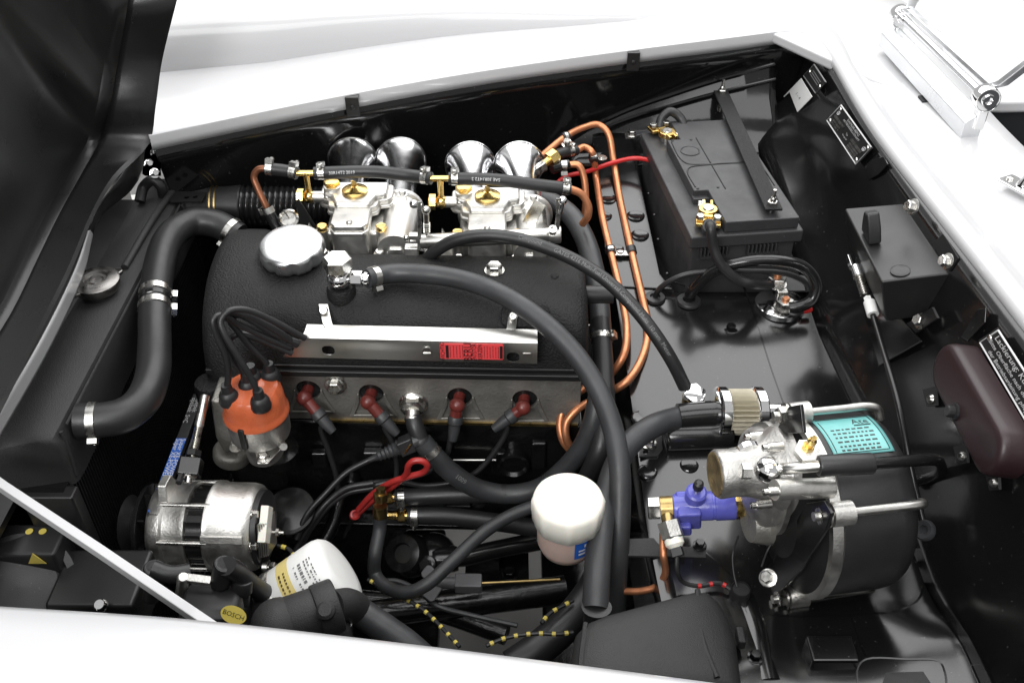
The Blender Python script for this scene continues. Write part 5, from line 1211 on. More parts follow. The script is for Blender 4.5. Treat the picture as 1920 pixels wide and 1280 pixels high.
b = MB(); q2 = Y(1306, 922, .735); b.lathe([(S(20, q2), -.012), (S(20, q2), 0), (S(16, q2), .002)], q2, (0, -.2, 1), 22); obj('nipple_seat', b, 'blue', bv)
b = MB(); b.lathe([(S(7, q2), 0), (S(7, q2), .008), (S(5, q2), .010)], q2, (0, -.2, 1), 14); obj('bleed_nipple', b, 'zinc', bv)
b = MB(); b.lathe([(S(8, q2), .008), (S(10, q2), .010), (S(10, q2), .014), (S(9, q2), .019), (S(5, q2), .021)], q2, (0, -.2, 1), 16); obj('rubber_cap', b, 'rubber', bv)
b = MB(); b.hexa(v1 - va*.004, va, r*1.08, S(26, v1), ch=.02); obj('lock_nut', b, 'brass', bv)
b = MB(); b.cyl(v1 + va*.01, v1 + va*.07, r*.8); obj('push_tube', b, 'cast_dull', bv)
b = MB(); q3 = v0 + va*.006; b.lathe([(S(22, q3), -.007), (S(22, q3), .007)], q3, va, 26); b.cyl(q3, Y(1254, 985, .715), S(12, q3), n=16); bj = obj('banjo', b, 'brass_old', bv)
b = MB(); b.hexa(v0 - va*.002, -va, S(21, v0), .014); obj('banjo_bolt', b, 'zinc', bv)
s0_, s1_ = Y(1253, 978, .716), Y(1268, 1028, .69); sd = (s1_-s0_).normalized()
sw = thing('brake_light_switch', 'alloy brake light switch with white plastic end below the blue cylinder', 'switch', s0_)
b = MB(); b.hexa(s0_, sd, S(22, s0_), .020, ch=.1); obj('hex_body', b, 'cast', sw)
b = MB(); b.lathe([(S(18, s0_), .018), (S(18, s0_), .026), (S(12, s0_), .030)], s0_, sd, 22); obj('plastic_end', b, 'white_plastic', sw)
b = MB(); b.box(s1_ - sd*.002, (.013, .010, .022), sd.cross(V((0, -1, 0))).normalized(), V((0, -1, 0)) - sd*V((0, -1, 0)).dot(sd)); obj('plug', b, 'plastic_black', sw, bevel=.001)
wp = [s1_ + sd*.004] + ZP([(1270, 1070, .655), (1280, 1090, .64), (1310, 1098, .635), (1350, 1093, .635), (1372, 1105, .632)])
b = MB(); b.tube(wp, .0026, 8); wo = obj('wire', b, 'rubber', sw)
P = Path(wp)
for f0, f1 in ((.58, .62), (.72, .76), (.88, .92)): b = MB(); b.tube([P.fr(f0)[0], P.fr((f0+f1)/2)[0], P.fr(f1)[0]], .0029, 8, 3); obj('red_trace', b, 'red', wo)
b = MB(); b.tube([Y(1243, 1000, .72)] + [Z(1244, 1040, .66), Z(1247, 1075, .63), Z(1232, 1098, .61), Z(1205, 1107, .60), Z(1165, 1108, .59)], .0042, 12); tag(obj('brake_pipe', b, 'copper'), 'bent copper brake pipe below the blue cylinder', 'pipe', 'copper pipes')
gq = SZ(1386, 1116); b = MB(); b.lathe([(S(19, gq), 0), (S(19, gq), .012), (S(17, gq), .014), (S(16, gq), .011), (S(1, gq), .011)], gq, UP, 26); tag(obj('grommet', b, 'rubber'), 'tall round black grommet at the booster tray edge', 'grommet', 'cable grommets')
b = MB(); b.tube([Y(1462, 950, .70), Y(1466, 985, .69), Y(1440, 1030, .68), Y(1428, 1062, .66)], .0011, 6); tag(obj('thin_wire', b, 'ink'), 'thin dark wire hanging under the booster nose', 'wire', 'thin wires')
b = MB(); b.tube([Y(1384, 1004, .70), Y(1374, 1040, .69), Y(1376, 1075, .67), Y(1382, 1100, .655)], .0011, 6); tag(obj('thin_wire', b, 'ink'), 'thin dark wire dropping to the tall round grommet', 'wire', 'thin wires')

# ================================================================== breather filter with hose
f0, f1 = Y(1340, 772, .90), Y(1428, 772, .905); fa = (f1-f0).normalized(); fr = S(46, f0); fl_ = (f1-f0).length
ff = thing('breather_filter', 'small pleated breather filter with chrome end rings above the shelf', 'filter', f0.lerp(f1, .5))
n = 28
b = MB(); b.lathe([(fr*.95, .006), (fr*.95, fl_-.006)], f0, fa, n*4, mod=lambda a, h: 1 - .17*abs(((a*n/(2*math.pi)) % 1)*2-1)); obj('pleats', b, 'filter_weave', ff, ang=80)
for h in (0, fl_-.015):
    b = MB(); b.lathe([(fr*.80, h), (fr*.98, h+.001), (fr*1.04, h+.003), (fr*1.04, h+.013), (fr*.98, h+.015), (fr*.8, h+.015)], f0, fa, 48); obj('end_ring', b, 'chrome', ff)
b = MB(); b.cyl(f1, f1 + fa*.035, S(17, f1)); b.hexa(f1 + fa*.036, fa, S(15, f1), .010); b.cyl(f1 + fa*.046, f1 + fa*.06, S(10, f1)); obj('stub', b, 'chrome', ff)
b = MB(); b.tube([Y(1272, 782, .895), Y(1310, 778, .898), Y(1345, 776, .90)], S(26, f0), 24); obj('sleeve', b, 'rubber_gloss', ff)
pts = [Y(1300, 778, .897), Y(1268, 784, .893)] + ZP([(1222, 800, .695), (1180, 832, .69), (1152, 880, .68), (1135, 940, .665), (1124, 1010, .668), (1119, 1080, .660), (1116, 1142, .648)])
t, pth = hose('breather_hose_lower', 'thick black hose from the pleated filter down to the matte black box', 'hose', pts, .0148, 'rubber_grey', n=22)
t.name = 'crankcase_hose'
# white hex union under the printed hose end
uq = Z(1300, 742, .69); b = MB(); wu = thing('hose_union', 'white hex union where the printed hose meets the shelf', 'union', uq)
b = MB(); b.hexa(uq, V((.1, -.3, 1)), S(22, uq), .010); obj('hex_bolt', b, 'chrome', wu)
b = MB(); b.cyl(uq - V((0, 0, .03)), uq, S(20, uq)); obj('union_body', b, 'brass_old', wu)
b = MB(); q = Y(1300, 818, .88); b.rcyl(q - V((.035, 0, 0)), q + V((.05, 0.004, 0)), S(28, q), .004); tag(obj('vacuum_valve', b, 'rubber_gloss'), 'glossy black cylinder lying under the pleated filter', 'valve')
# small bracket with bolt
b = MB(); P = [SZ(u, v, .001) for u, v in ((1198, 858), (1200, 832), (1210, 815), (1240, 815), (1242, 845), (1232, 858))]; hol = MB(); hq = SZ(1210, 851); hol.prism(circ(.0035, 12), hq - V((0, 0, .01)), (1, 0, 0), (0, 1, 0), .03)
t = thing('shelf_bracket', 'small black bolted bracket on the shelf left of the filter', 'bracket', P[0]); obj('tab', cut(MB().slab(P, (0, 0, .003)), [hol]), 'black_satin', t)
b = MB(); q = SZ(1216, 831, .004); b.bolt(q, UP, S(11, q)); obj('bolt', b, 'zinc', t)

# ================================================================== fluid reservoir
rc = Z(1065, 950, .70)
rs = thing('fluid_reservoir', 'translucent fluid reservoir with white screw cap', 'reservoir', rc - V((0, 0, .07))); r = S(67, rc)
fl8 = lambda a, h: 1 + (.035*max(0, math.cos(a*8))**2 if h < .012 else 0)
b = MB(); b.lathe([(r*.93, -.020), (r*.97, -.019), (r*.985, -.006), (r*1.0, -.004), (r*1.0, .010), (r*.97, .014), (r*.90, .0165), (r*.80, .0175), (r*.78, .0165), (r*.01, .0165)], rc, UP, 72, mod=fl8); obj('screw_cap', b, 'white_plastic', rs, ang=60)
b = MB(); b.lathe([(r*.62, -.070), (r*.75, -.066), (r*.84, -.055), (r*.86, -.02)], rc, UP, 44); obj('bottle', b, 'fluid', rs)
def wrap(s, t, up=.0006): a = math.radians(-78 + 62*s); return rc + V((math.cos(a)*(r*.86+up), math.sin(a)*(r*.86+up), -.050 + .026*t))
b = MB(); b.grid([[wrap(i/12, j/4) for j in range(5)] for i in range(13)]); lb = obj('label', b, 'blue_print', rs)
b = MB()
for x, w, y, h in ((.12, .76, .22, .12), (.12, .5, .45, .1), (.3, .5, .66, .18)): b.grid([[wrap(x + w*i/6, y + h*j, .0011) for j in (0, 1)] for i in range(7)])
obj('small_print', b, 'print_white', lb, kind='stuff')
# strap bracket from reservoir to shelf
b = MB(); P = [Z(u, v, .630) for u, v in ((1140, 1010), (1322, 1004), (1324, 1044), (1140, 1040))]; b.slab(P, (0, 0, -.004)); t = thing('support_strap', 'flat black strap between the hoses and the shelf', 'strap', P[0]); obj('bar', b, 'powder', t, bevel=.001)
b = MB(); q = Z(1312, 1022, .631); b.bolt(q, UP, S(9, q)); obj('bolt', b, 'rubber_gloss', t)

# ================================================================== matte black box at the bottom
out = [(1078, 1182), (1096, 1164), (1130, 1150), (1220, 1126), (1306, 1103), (1332, 1104), (1352, 1122), (1370, 1152), (1384, 1195), (1398, 1300), (1060, 1300)]
P = [Z(u, v, .655) for u, v in out]; hb = thing('heat_box', 'matte black rounded box behind the near fender', 'box', Z(1230, 1200, .45))
b = MB(); R = []
cen = Z(1230, 1230, .655)
for s, dz in ((1.0, -.16), (1.0, -.020), (.985, -.009), (.955, -.002), (.90, .004), (.80, .009), (.6, .013), (.3, .015)): R.append([cen + (p-cen)*s + V((0, 0, dz)) for p in P])
b.rings(R); obj('shell', b, 'powder', hb, ang=50)
b = MB(); b.tube([Z(1308, 1106, .658), Z(1312, 1160, .664), Z(1322, 1210, .666), Z(1345, 1270, .666)], .0032, 8); obj('weld_seam', b, 'powder', hb); b = MB(); b.tube([Z(1098, 1168, .658), Z(1090, 1230, .660), Z(1086, 1290, .660)], .0028, 8); obj('weld_seam', b, 'powder', hb)
b = MB(); b.lathe([(.014, -.02), (.014, .006), (.0165, .008), (.0165, .010)], Z(1118, 1150, .645), (0, .2, 1), 20); obj('pipe_stub', b, 'rubber', hb)
b = MB(); q = Z(1388, 1195, .64); b.box(q, (.008, .02, .014)); obj('lug', b, 'powder', hb, bevel=.002)

# ================================================================== alternator
al = Y(400, 985, .80); AA = V((1, -.05, .02)).normalized()
alt = thing('alternator', 'silver alternator with black stator band and pulley at left', 'alternator', al - V((0, 0, .06))); ar = .0555
def Q(h, a=0, r=0):
    f1 = (UP - AA*UP.dot(AA)).normalized(); f2 = AA.cross(f1)      # f2 points towards the viewer or away
    if f2.y > 0: f2 = -f2
    return al + AA*h + f1*math.cos(a)*r + f2*math.sin(a)*r
b = MB(); b.lathe([(ar*.70, -.068), (ar*.95, -.066), (ar*1.03, -.060), (ar*1.03, -.048), (ar*.985, -.045), (ar*.985, -.026), (ar*1.0, -.024), (ar*1.0, -.018)], al, AA, 56); obj('front_housing', b, 'cast', alt)
b = MB(); b.lathe([(ar*.93, -.020), (ar*.93, .006)], al, AA, 80, mod=lambda a, h: 1 - .03*(1 if math.sin(a*14) > .3 else 0)); obj('stator_band', b, 'rubber_gloss', alt, ang=20)
b = MB(); b.lathe([(ar*1.0, .004), (ar*1.04, .006), (ar*1.04, .012), (ar*1.0, .015), (ar*1.0, .050), (ar*.97, .058), (ar*.90, .062), (ar*.5, .062)], al, AA, 56); obj('rear_housing', b, 'cast', alt)
b = MB(); b.lathe([(ar*.86, .060), (ar*.84, .068), (ar*.5, .071), (ar*.1, .071)], al, AA, 40); obj('rear_cover', b, 'plastic_black', alt)
for a in (.25, 1.1, 2.0, 2.9, -1.0):
    b = MB(); b.cyl(Q(-.05, a, ar*.99), Q(.012, a, ar*.99), .0032, n=10); obj('through_bolt', b, 'zinc', alt)
for a in (.35, 1.25, 2.2):
    b = MB(); b.bolt(Q(.063, a, ar*.80), AA, .005, .006); obj('bolt', b, 'zinc', alt)
for a in (1.0, 1.9):
    b = MB(); b.box(Q(.030, a, ar*1.0), (.052, .010, .005), AA, Q(0, a+math.pi/2, 1)-al); obj('housing_rib', b, 'cast', alt, bevel=.0012)
b = MB(); 
for k in range(5): b.box(Q(.071 + k*.0022, 1.15, ar*.42 - k*.0016), (.0012, .036, .044), AA, Q(0, 1.15, 1)-al)
obj('regulator_fins', b, 'cast', alt)
b = MB(); b.box(Q(.076, .6, ar*.55), (.010, .02, .045), AA, Q(0, .6, 1)-al); obj('brush_holder', b, 'white_plastic', alt, bevel=.001)
b = MB(); q = Q(.070, 2.2, ar*.9); b.cyl(q, q + AA*.022, .003, n=10); b.lathe([(.010, .0), (.010, .006)], q, AA, 18); b.hexa(q + AA*.008, AA, .0075, .007); b.hexa(q + AA*.018, AA, .006, .005); obj('terminal_stud', b, 'zinc', alt)
b = MB(); q = Q(.080, 1.3, ar*.2); b.cyl(q, q + AA*.014, .0024, n=10); b.hexa(q + AA*.004, AA, .005, .004); obj('terminal_stud', b, 'zinc', alt)
# ears
b = MB(); q = Q(-.045, -.15, ar*1.15); b.slab([Q(-.054, -.55, ar*.98), Q(-.054, .25, ar*.98), Q(-.054, .02, ar*1.34), Q(-.054, -.25, ar*1.34)], AA*.012); obj('adjuster_ear', b, 'cast', alt, bevel=.002)
b = MB(); b.cyl(Q(-.065, 3.3, ar*1.12), Q(.05, 3.3, ar*1.12), .012, n=18); obj('pivot_lug', b, 'cast', alt)
# fan and pulley
b = MB(); b.lathe([(ar*.92, -.084), (ar*.95, -.080), (ar*.95, -.078), (ar*.3, -.076)], al, AA, 40); fan = obj('fan_disc', b, 'rubber_gloss', alt)
for k in range(9):
    a = 2*math.pi*k/9; b = MB(); b.box(Q(-.073, a, ar*.75), (.008, .002, .020), AA, Q(0, a+1.2, 1)-al); obj('fan_blade', b, 'rubber_gloss', fan)
b = MB(); b.lathe([(ar*.60, -.110), (ar*.66, -.108), (ar*.46, -.098), (ar*.66, -.088), (ar*.62, -.086)], al, AA, 40); obj('pulley', b, 'black_satin', alt)
# adjuster rod
ar0, ar1 = Y(352, 905, .80), Y(384, 742, .90)
ad = thing('belt_adjuster', 'threaded zinc belt adjuster rod above the alternator', 'rod', ar0); d = (ar1-ar0).normalized(); rL = (ar1-ar0).length
b = MB(); P = []
for k in range(60): h = rL*.25 + rL*.38*k/60; P += [(.0042, h), (.0050, h + rL*.38/120)]
b.lathe([(.0046, 0), (.0046, rL*.25)] + P + [(.0052, rL*.64), (.0058, rL*.65), (.0058, rL)], ar0, d, 16); obj('threaded_rod', b, 'zinc', ad)
b = MB(); b.box(ar0.lerp(ar1, .17), (.026, .022, .022), d.cross(V((0, 1, 0))).normalized(), V((0, 1, 0)) - d*d.y); obj('swivel_block', b, 'rubber_gloss', ad, bevel=.002)
for f in (.06, .30): b = MB(); b.hexa(ar0.lerp(ar1, f), d, .0095, .008); obj('lock_nut', b, 'black_satin' if f > .1 else 'zinc', ad)
# V-belt with print
b0, b1 = Y(286, 965, .775), Y(372, 738, .985)
vb_ = thing('drive_belt', 'black drive belt with blue and white print running up to the engine', 'belt', b0); d = (b1-b0).normalized(); s = (V((1, 0, 0)) - d*d.x).normalized(); n = s.cross(d); n = n if n.y < 0 else -n
L = (b1-b0).length; w = .0072
b = MB(); b.slab([b0 - s*w, b0 + s*w, b1 + s*w, b1 - s*w], -n*.008); obj('belt', b, 'rubber', vb_, bevel=.001)
b = MB(); q0, q1 = b0.lerp(b1, .02), b0.lerp(b1, .60); b.slab([q0 - s*w*.93 + n*.0004, q0 + s*w*.93 + n*.0004, q1 + s*w*.93 + n*.0004, q1 - s*w*.93 + n*.0004], n*.0004); pb = obj('blue_print', b, 'blue_print', vb_)
for k, t_ in ((-.45, 'Super XE-POWER PRO M=S'), (.45, 'Super XE-POWER PRO M=S')): text(t_, b0.lerp(b1, .595) + s*w*-k + n*.0012, -d, (-d).cross(n)*-1, .0088, 'print_white', pb, 'LEFT')
for k, t_ in ((-.45, 'optibelt'), (.45, 'optibelt  S=C')): text(t_, b0.lerp(b1, .96) + s*w*-k + n*.0008, -d, (-d).cross(n)*-1, .0088, 'print_white', vb_, 'LEFT')
b = MB(); q0, q1 = Y(335, 905, .79), Y(408, 700, .99); b.tube([q0, q1], .004, 6, 0); tag(obj('belt_return', b, 'rubber'), 'far run of the drive belt behind the adjuster rod', 'belt')
# ================================================================== oil filter
oa, ob = Z(548, 1118, .585), Z(640, 1050, .625); od = V((.72, .30, .42)).normalized()
of = thing('oil_filter', 'white oil filter can with yellow band on black housing', 'oil filter', Z(560, 1130, .55)); r = .0475
fo = Z(542, 1136, .585)
b = MB(); b.lathe([(r*.97, 0), (r, .003), (r, .058), (r*.99, .064), (r*.95, .070), (r*.87, .0745), (r*.6, .077), (r*.01, .078)], fo, od, 56); can = obj('can', b, 'white', of, ang=60)
b = MB(); b.lathe([(r*1.015, -.004), (r*1.02, 0), (r*1.02, .004), (r*1.0, .0055)], fo, od, 56); obj('crimped_rim', b, 'zinc', of)
b = MB(); b.lathe([(r*1.004, .018), (r*1.004, .034)], fo, od, 56, cap0=False, cap1=False); obj('yellow_band', b, 'pale_yellow', can)
f1, f2, f3 = frame(od)
def fcan(s, t, up=.0006):          # s angle (rad) around, t height
    return fo + od*t + (f1*math.cos(s) + f2*math.sin(s))*(r + up)
camd = (CAMP - fo); camd = (camd - od*camd.dot(od)).normalized(); a_c = math.atan2(camd.dot(f2), camd.dot(f1))
b = MB()
for t0, h in ((.041, .0022), (.047, .0040), (.055, .0018), (.059, .0018), (.063, .0014)):
    a = a_c - .75
    while a < a_c + .45:
        l = random.uniform(.02, .08); b.grid([[fcan(a + l*i/2, t0 + h*k) for k in (0, 1)] for i in range(3)]); a += l + random.choice((.03, .03, .12))
obj('small_print', b, 'print_grey', can, kind='stuff')
b = MB()
for t0 in (.021, .027):
    a = a_c - .8
    while a < a_c + .6:
        l = random.uniform(.04, .1); b.grid([[fcan(a + l*i/2, t0 + .0022*k, .0009) for k in (0, 1)] for i in range(3)]); a += l + .04
obj('small_print', b, 'brass_old', can, kind='stuff')
b = MB(); b.lathe([(r*.55, -.060), (r*.85, -.045), (r*1.0, -.020), (r*1.04, -.006), (r*1.04, -.002)], fo, od, 48); obj('filter_head', b, 'powder', of, ang=50)
q0, q1 = Z(560, 1150, .595), Z(640, 1122, .60)
b = MB(); b.rcyl(Z(520, 1172, .640), Z(622, 1136, .640), .027, .008, 28); b.rcyl(Z(592, 1148, .640), Z(634, 1132, .640), .030, .003, 28); b.sphere(Z(522, 1172, .64), .030, 20); b.tube([Z(622, 1136, .640), Z(650, 1132, .625), Z(668, 1140, .605)], .018, 18); obj('outlet_neck', b, 'powder', of)
b = MB(); b.box(Z(560, 1190, .585), (.09, .04, .04)); b.rcyl(Z(600, 1185, .585), Z(660, 1175, .585), .022, .004); obj('lower_casting', b, 'powder', of, bevel=.008)
b = MB(); b.lathe([(.010, 0), (.010, .006), (.007, .009)], Z(612, 1146, .668), (0, -.4, 1), 16); obj('plug', b, 'powder', of)
pts = ZP([(640, 1128, .605), (668, 1142, .602), (710, 1170, .59), (760, 1205, .575), (800, 1240, .56)])
hose('oil_cooler_hose', 'black hose clamped to the oil filter housing', 'hose', pts, .0165, 'rubber_grey', clamps=(.17,), screw=V((-.8, -.4, 0)))

# ================================================================== washer pump assembly with yellow oval badge
wp = thing('pump_unit', 'black plastic pump with hose stubs and yellow oval badge', 'pump', Z(410, 1130, .60))
b = MB(); b.rcyl(Z(350, 1150, .63), Z(462, 1150, .63), .034, .008, 28); b.box(Z(404, 1140, .645), (.05, .05, .03)); obj('body', b, 'plastic_black', wp, bevel=.004)
for u0, v0, u1, v1, z0, z1 in ((284, 1120, 290, 1062, .62, .67), (408, 1120, 422, 1055, .64, .70), (452, 1130, 455, 1085, .64, .67)):
    b = MB(); p0, p1 = Z(u0, v0, z0), Z(u1, v1, z1); b.cyl(p0, p1, S(16, p0)); b.rcyl(p0.lerp(p1, .45), p1, S(20, p0), .003); obj('hose_stub', b, 'rubber', wp)
b = MB(); b.tube(ZP([(425, 1060, .70), (445, 1072, .68), (465, 1090, .66), (500, 1115, .62)]), .011, 14); obj('elbow_hose', b, 'rubber', wp)
b = MB(); b.tube(ZP([(288, 1066, .67), (320, 1076, .665), (355, 1072, .66)]), .010, 14); obj('link_hose', b, 'rubber', wp)
b = MB(); b.rcyl(Z(338, 1128, .63), Z(344, 1080, .68), S(11, Z(340, 1100, .65)), .002, 18); b.box(Z(370, 1086, .675), (S(56, Z(370, 1086, .675)), .010, .006), (1, -.15, 0)); obj('alloy_bracket', b, 'cast', wp, bevel=.001)
bc_ = Z(438, 1152, .668); nrm_ = V((.15, -.75, .65)).normalized(); ebx = V((.92, -.2, -.32)); ebx = (ebx - nrm_*ebx.dot(nrm_)).normalized(); eby = nrm_.cross(ebx)
b = MB(); b.prism([(x*1.5, y) for x, y in circ(.0092, 28)], bc_, ebx, eby, .0008); bd_ = obj('badge', b, 'yellow', wp)
text('BOSCH', bc_ + nrm_*.0012, ebx, eby, .0072, 'ink', bd_)

# ================================================================== lower left: round horn and relay box with warning marks
hn = thing('horn', 'round black horn partly hidden behind the fender at far left', 'horn', Z(50, 1110, .60)); hc_ = Z(40, 1100, .62)
ax = V((.25, -.55, .8)).normalized()
b = MB(); b.lathe([(.050, -.03), (.060, -.02), (.063, 0), (.060, .008), (.052, .010), (.048, .004), (.046, .003), (.002, .008)], hc_, ax, 48); obj('shell', b, 'plastic_black', hn)
b = MB(); b.lathe([(.044, .0065), (.040, .010), (.002, .012)], hc_, ax, 40); obj('diaphragm', b, 'battery_black', hn)
def tri(c, e, f, s): return [c - e*s*.5 - f*s*.33, c + e*s*.5 - f*s*.33, c + f*s*.55]
rb = thing('relay_unit', 'black box with yellow warning marks at the lower left', 'box', Z(40, 1010, .62)); q = Z(45, 1010, .66)
b = MB(); b.box(q + V((0, 0, -.03)), (.085, .045, .06)); obj('housing', b, 'plastic_black', rb, bevel=.004)
for u in (55, 80):
    p = Z(u, 996, .6605); b = MB(); b.lathe([(S(7, p), 0), (S(7, p), .0006)], p, UP, 20); obj('yellow_dot', b, 'yellow', rb)
p = Y(67, 1048, q.y - .0235); b = MB(); e = V((1, .0, 0)); f = V((0, 0, 1)); b.slab(tri(p, e, f, S(34, p)), V((0, -.0008, 0))); obj('warning_triangle', b, 'yellow', rb)
p = Z(92, 1010, .645); b = MB(); b.slab([p, p + V((.004, .004, .014)), p + V((-.002, -.012, .0))], (.0006, -.0006, 0)); obj('warning_triangle', b, 'yellow', rb)
b = MB(); b.tube(ZP([(95, 985, .64), (120, 1030, .60), (140, 1065, .56), (150, 1100, .50)]), .004, 10); tag(obj('loom', b, 'rubber'), 'dark wiring loom dropping beside the relay box', 'loom')
b = MB(); q = Z(200, 1110, .60); b.box(q, (.10, .08, .06)); t = thing('mount_block', 'black mounting block low beside the radiator', 'block', q); obj('block', b, 'black_satin', t, bevel=.005)
b = MB(); q = Z(190, 1135, .635); b.lathe([(S(13, q), 0), (S(13, q), .004), (S(9, q), .007)], q, (0, -.4, 1), 20); obj('bolt', b, 'chrome', t)

# ================================================================== dipstick
dk = thing('dipstick', 'red plastic dipstick with looped handle beside the block', 'dipstick', Y(665, 965, .87))
P = YP([(672, 955, .87), (700, 925, .868), (735, 903, .864), (770, 892, .86), (795, 884, .858), (801, 872, .857), (792, 864, .857), (775, 864, .857), (766, 872, .857), (762, 888, .86), (738, 910, .866), (703, 934, .87), (674, 960, .872)])
b = MB(); b.tube(P, .0042, 10, 6); obj('loop_handle', b, 'red_plastic', dk)
q = Y(665, 965, .871); b = MB(); b.lathe([(.0068, -.004), (.0074, 0), (.0068, .003), (.0045, .004), (.004, .001)], q, (.4, -.5, .8), 20); obj('collar', b, 'red_plastic', dk)
b = MB(); b.tube([q, Y(645, 1005, .885)], .003, 10, 0); obj('guide_tube', b, 'rubber_gloss', dk)
# ================================================================== lower hoses beside the block
for lab_, px, ys in (('upper of two low black hoses with brass nipple beside the block', ((742, 932), (800, 929), (870, 926), (950, 924)), .90), ('lower of two low black hoses with brass nipple beside the block', ((765, 966), (830, 966), (900, 974), (1020, 992)), .885)):
    pts = [Y(u, v, ys) for u, v in px]; t, pth = hose('water_hose', lab_, 'hose', pts, .0125, 'rubber', clamps=(.06 if ys > .89 else .05,), group='low water hoses', screw=V((0, -.9, .2)))
    b = MB(); b.hexa(pts[0] - V((.004, 0, 0)), (-1, 0, 0), .010, .010); b.cyl(pts[0] - V((.03, 0, 0)), pts[0], .006); obj('brass_nipple', b, 'brass', t)
pts = [Y(713, 955, .84)] + [Y(712, 990, .83), Y(703, 1040, .80)] + ZP([(703, 1075, .50), (725, 1100, .50), (765, 1110, .51), (800, 1095, .52), (850, 1050, .53), (910, 995, .54), (960, 965, .545), (1010, 945, .55)])
t, pth = hose('hydraulic_hose', 'slim black hydraulic hose looping low under the reservoir', 'hose', pts, .0088, 'rubber_grey')
b = MB(); q, d = pth.fr(0); b.lathe([(.0095, 0), (.0095, .016), (.008, .018)], q - d*.006, d, 16); b.hexa(q - d*.024, d, .0095, .012); b.cyl(q - d*.032, q - d*.024, .006); obj('crimp_fitting', b, 'brass_old', t)
# taped harness: leads gathered towards lower left
for k, (off, lab_) in enumerate(((0, 'front lead of the taped harness running down to the oil filter'), (9, 'rear lead of the taped harness running down to the oil filter'))):
    b = MB(); b.tube(YP([(700, 905+off, .897), (650, 915+off, .89), (615, 940+off, .87), (580, 985+off, .85), (555, 1030+off, .83), (530, 1085+off, .80)]), .0045, 10); tag(obj('harness_lead', b, 'rubber'), lab_, 'lead', 'harness leads')
# ================================================================== steering gear and linkage
sg = thing('steering_joint', 'glossy black steering arm and joint under the engine', 'steering', Z(780, 1050, .36))
c = Z(772, 1042, .42)
b = MB(); b.sphere(c, .034, 22, (1, 1, .8)); b.lathe([(.030, .02), (.026, .034), (.015, .036), (.013, .030)], c, (-.3, -.5, .8), 24); b.sphere(c + V((.03, .01, -.01)), .034, 20, (1, 1, .9)); obj('joint_housing', b, 'rubber_gloss', sg)
b = MB(); b.tube([c + V((.03, .0, .0)), Z(860, 1045, .42), Z(930, 1030, .42), Z(1060, 1004, .42), Z(1180, 980, .42)], .0135, 16); obj('drag_link', b, 'rubber_gloss', sg)
b = MB(); b.lathe([(.017, -.018), (.019, -.012), (.019, .012), (.017, .018)], Z(835, 1048, .42), (1, .1, 0), 22); b.bolt(Z(800, 1058, .435), (-.2, -.6, .7), .009, .010); obj('clamp', b, 'rubber_gloss', sg)
b = MB(); b.box(Z(905, 1085, .36), (.05, .06, .05)); b.bolt(Z(955, 1078, .375), UP, .009); b.box(Z(960, 1070, .35), (.05, .07, .04)); obj('idler_bracket', b, 'block_black', sg, bevel=.006)
# frame members seen through the bay, leaving gaps to the floor
b = MB(); b.slab([V((-.22, .70, .33)), V((.14, .66, .33)), V((.14, .735, .33)), V((-.22, .785, .33))], (0, 0, .03)); b.slab([V((-.22, .35, .36)), V((.16, .35, .36)), V((.16, .645, .34)), V((-.22, .70, .36))], (0, 0, .02)); obj('front_crossmember', b, 'block_black', body, bevel=.008)
b = MB(); b.slab([V((-.17, .74, .31)), V((-.105, .74, .31)), V((-.105, 1.0, .31)), V((-.17, 1.0, .31))], (0, 0, .03)); b.slab([V((.045, .70, .31)), V((.16, .70, .31)), V((.16, 1.0, .31)), V((.045, 1.0, .31))], (0, 0, .03)); obj('frame_gusset', b, 'block_black', body, bevel=.006)
b = MB(); b.tube(ZP([(700, 1150, .42), (900, 1125, .42), (1060, 1105, .42)]), .02, 16); b.tube(ZP([(650, 1120, .40), (800, 1140, .40), (950, 1190, .40)]), .014, 14); obj('anti_roll_bar', b, 'block_black', body)
# grey wing nut on a rod
wn = thing('wing_nut', 'grey plastic wing nut on a thin rod below the engine', 'wing nut', Z(830, 1092, .47)); q = Z(825, 1092, .48); a = V((1, -.05, .04)).normalized()
b = MB(); b.cyl(q - a*.018, q + a*.022, .008, n=18); b.box(q + a*.038, (.036, .022, .016), a, (0, 1, 0)); obj('hub', b, 'plastic_grey', wn, bevel=.002)
for k, (u, v) in enumerate(((795, 1066), (800, 1122))):
    p = Z(u, v, .48); b = MB(); R = []
    d = (p-q).normalized(); s = d.cross(V((0, -.6, .8))).normalized()
    for f, w in ((0, .007), (.5, .0085), (.85, .0095), (1.0, .006)): c_ = q.lerp(p, f); n_ = V((0, -.5, .7))*.003; R.append([c_ - s*w - n_, c_ + s*w - n_, c_ + s*w + n_, c_ - s*w + n_])
    b.rings(R); obj('wing', b, 'plastic_grey', wn, bevel=.0015)
b = MB(); b.cyl(q + a*.05, Z(1050, 1086, .48), .0022, n=10); obj('rod', b, 'brass_old', wn)
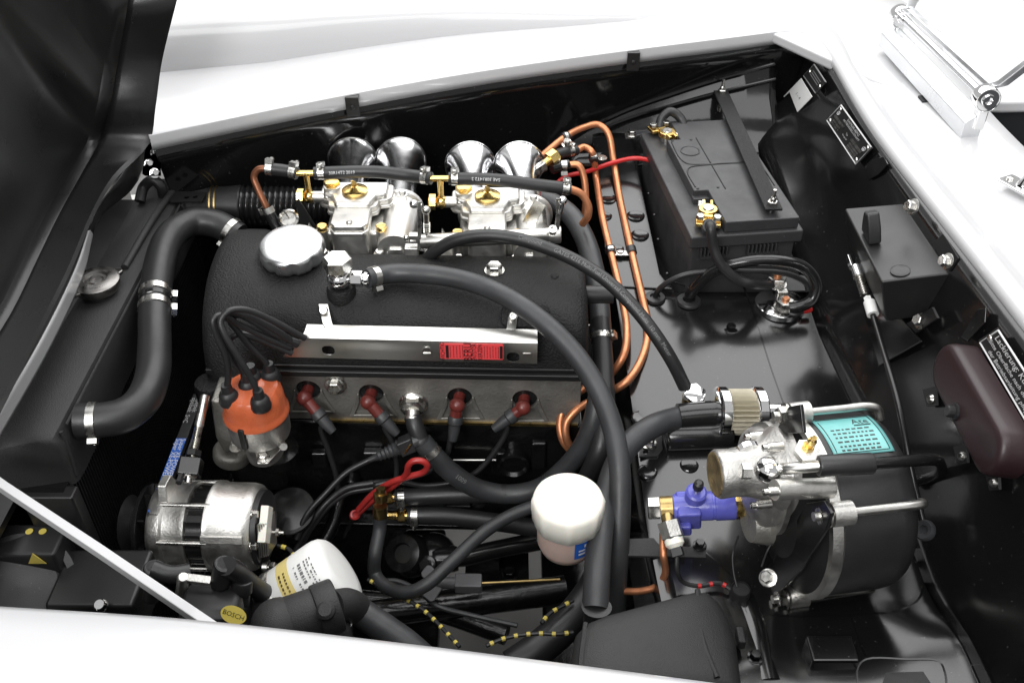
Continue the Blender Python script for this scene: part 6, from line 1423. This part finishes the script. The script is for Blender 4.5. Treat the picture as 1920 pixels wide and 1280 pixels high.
# wires with yellow trace
def traced(label, px, z):
    pts = [Z(u, v, z) for u, v in px]; t = thing('traced_wire', label, 'wire', pts[0], 'black wires with yellow trace'); b = MB(); b.tube(pts, .0026, 8); obj('insulation', b, 'rubber', t)
    P = Path(pts); n = int(P.len/.014)
    for k in range(n): f = (k+.3)/n; b = MB(); b.tube([P.fr(f)[0], P.fr(min(1, f+.30/n))[0]], .0029, 8, 0); obj('yellow_trace', b, 'yellow', t)
traced('yellow traced wire dropping to the fender right of the oil filter', [(690, 1086), (722, 1103), (765, 1124), (800, 1148), (832, 1180), (862, 1212)], .50)
traced('yellow traced wire lying along the fender near the matte box', [(912, 1210), (940, 1198), (975, 1190), (1010, 1187), (1045, 1188), (1075, 1185)], .52)
traced('short yellow traced wire rising toward the reservoir', [(1015, 1168), (1030, 1150), (1050, 1138), (1075, 1125)], .50)
traced('short yellow traced wire from the alternator stud', [(520, 1022), (540, 1028), (552, 1042), (558, 1052)], .56)
b = MB(); b.tube(ZP([(700, 1092, .47), (740, 1088, .47), (780, 1104, .47), (820, 1135, .47), (880, 1152, .46), (970, 1172, .46)]), .0035, 8); tag(obj('thin_cable', b, 'rubber_grey'), 'thin grey cable arcing under the wing nut', 'cable')
pts = ZP([(1150, 1010, .50), (1120, 1090, .48), (1070, 1160, .47), (1010, 1215, .46), (960, 1250, .45)])
b = MB(); b.tube(pts, .022, 18); tag(obj('drain_hose', b, 'rubber'), 'fat black hose sweeping down left behind the matte box', 'hose')
b = MB(); b.tube([Y(640, 930, .93), Y(625, 980, .90), Y(600, 1030, .87)], .010, 14); tag(obj('oil_pipe', b, 'block_black'), 'black oil pipe from block toward the white filter', 'pipe')
b = MB(); q = Y(545, 958, .86); b.lathe([(.030, -.02), (.032, 0), (.028, .004), (.01, .005)], q, (0, -.4, 1), 32); b.lathe([(.0325, .0), (.0335, .002), (.0325, .004)], q, (0, -.4, 1), 32); tag(obj('fuel_pump_cover', b, 'rubber_gloss'), 'black round cover with bright rim behind the alternator', 'cover')
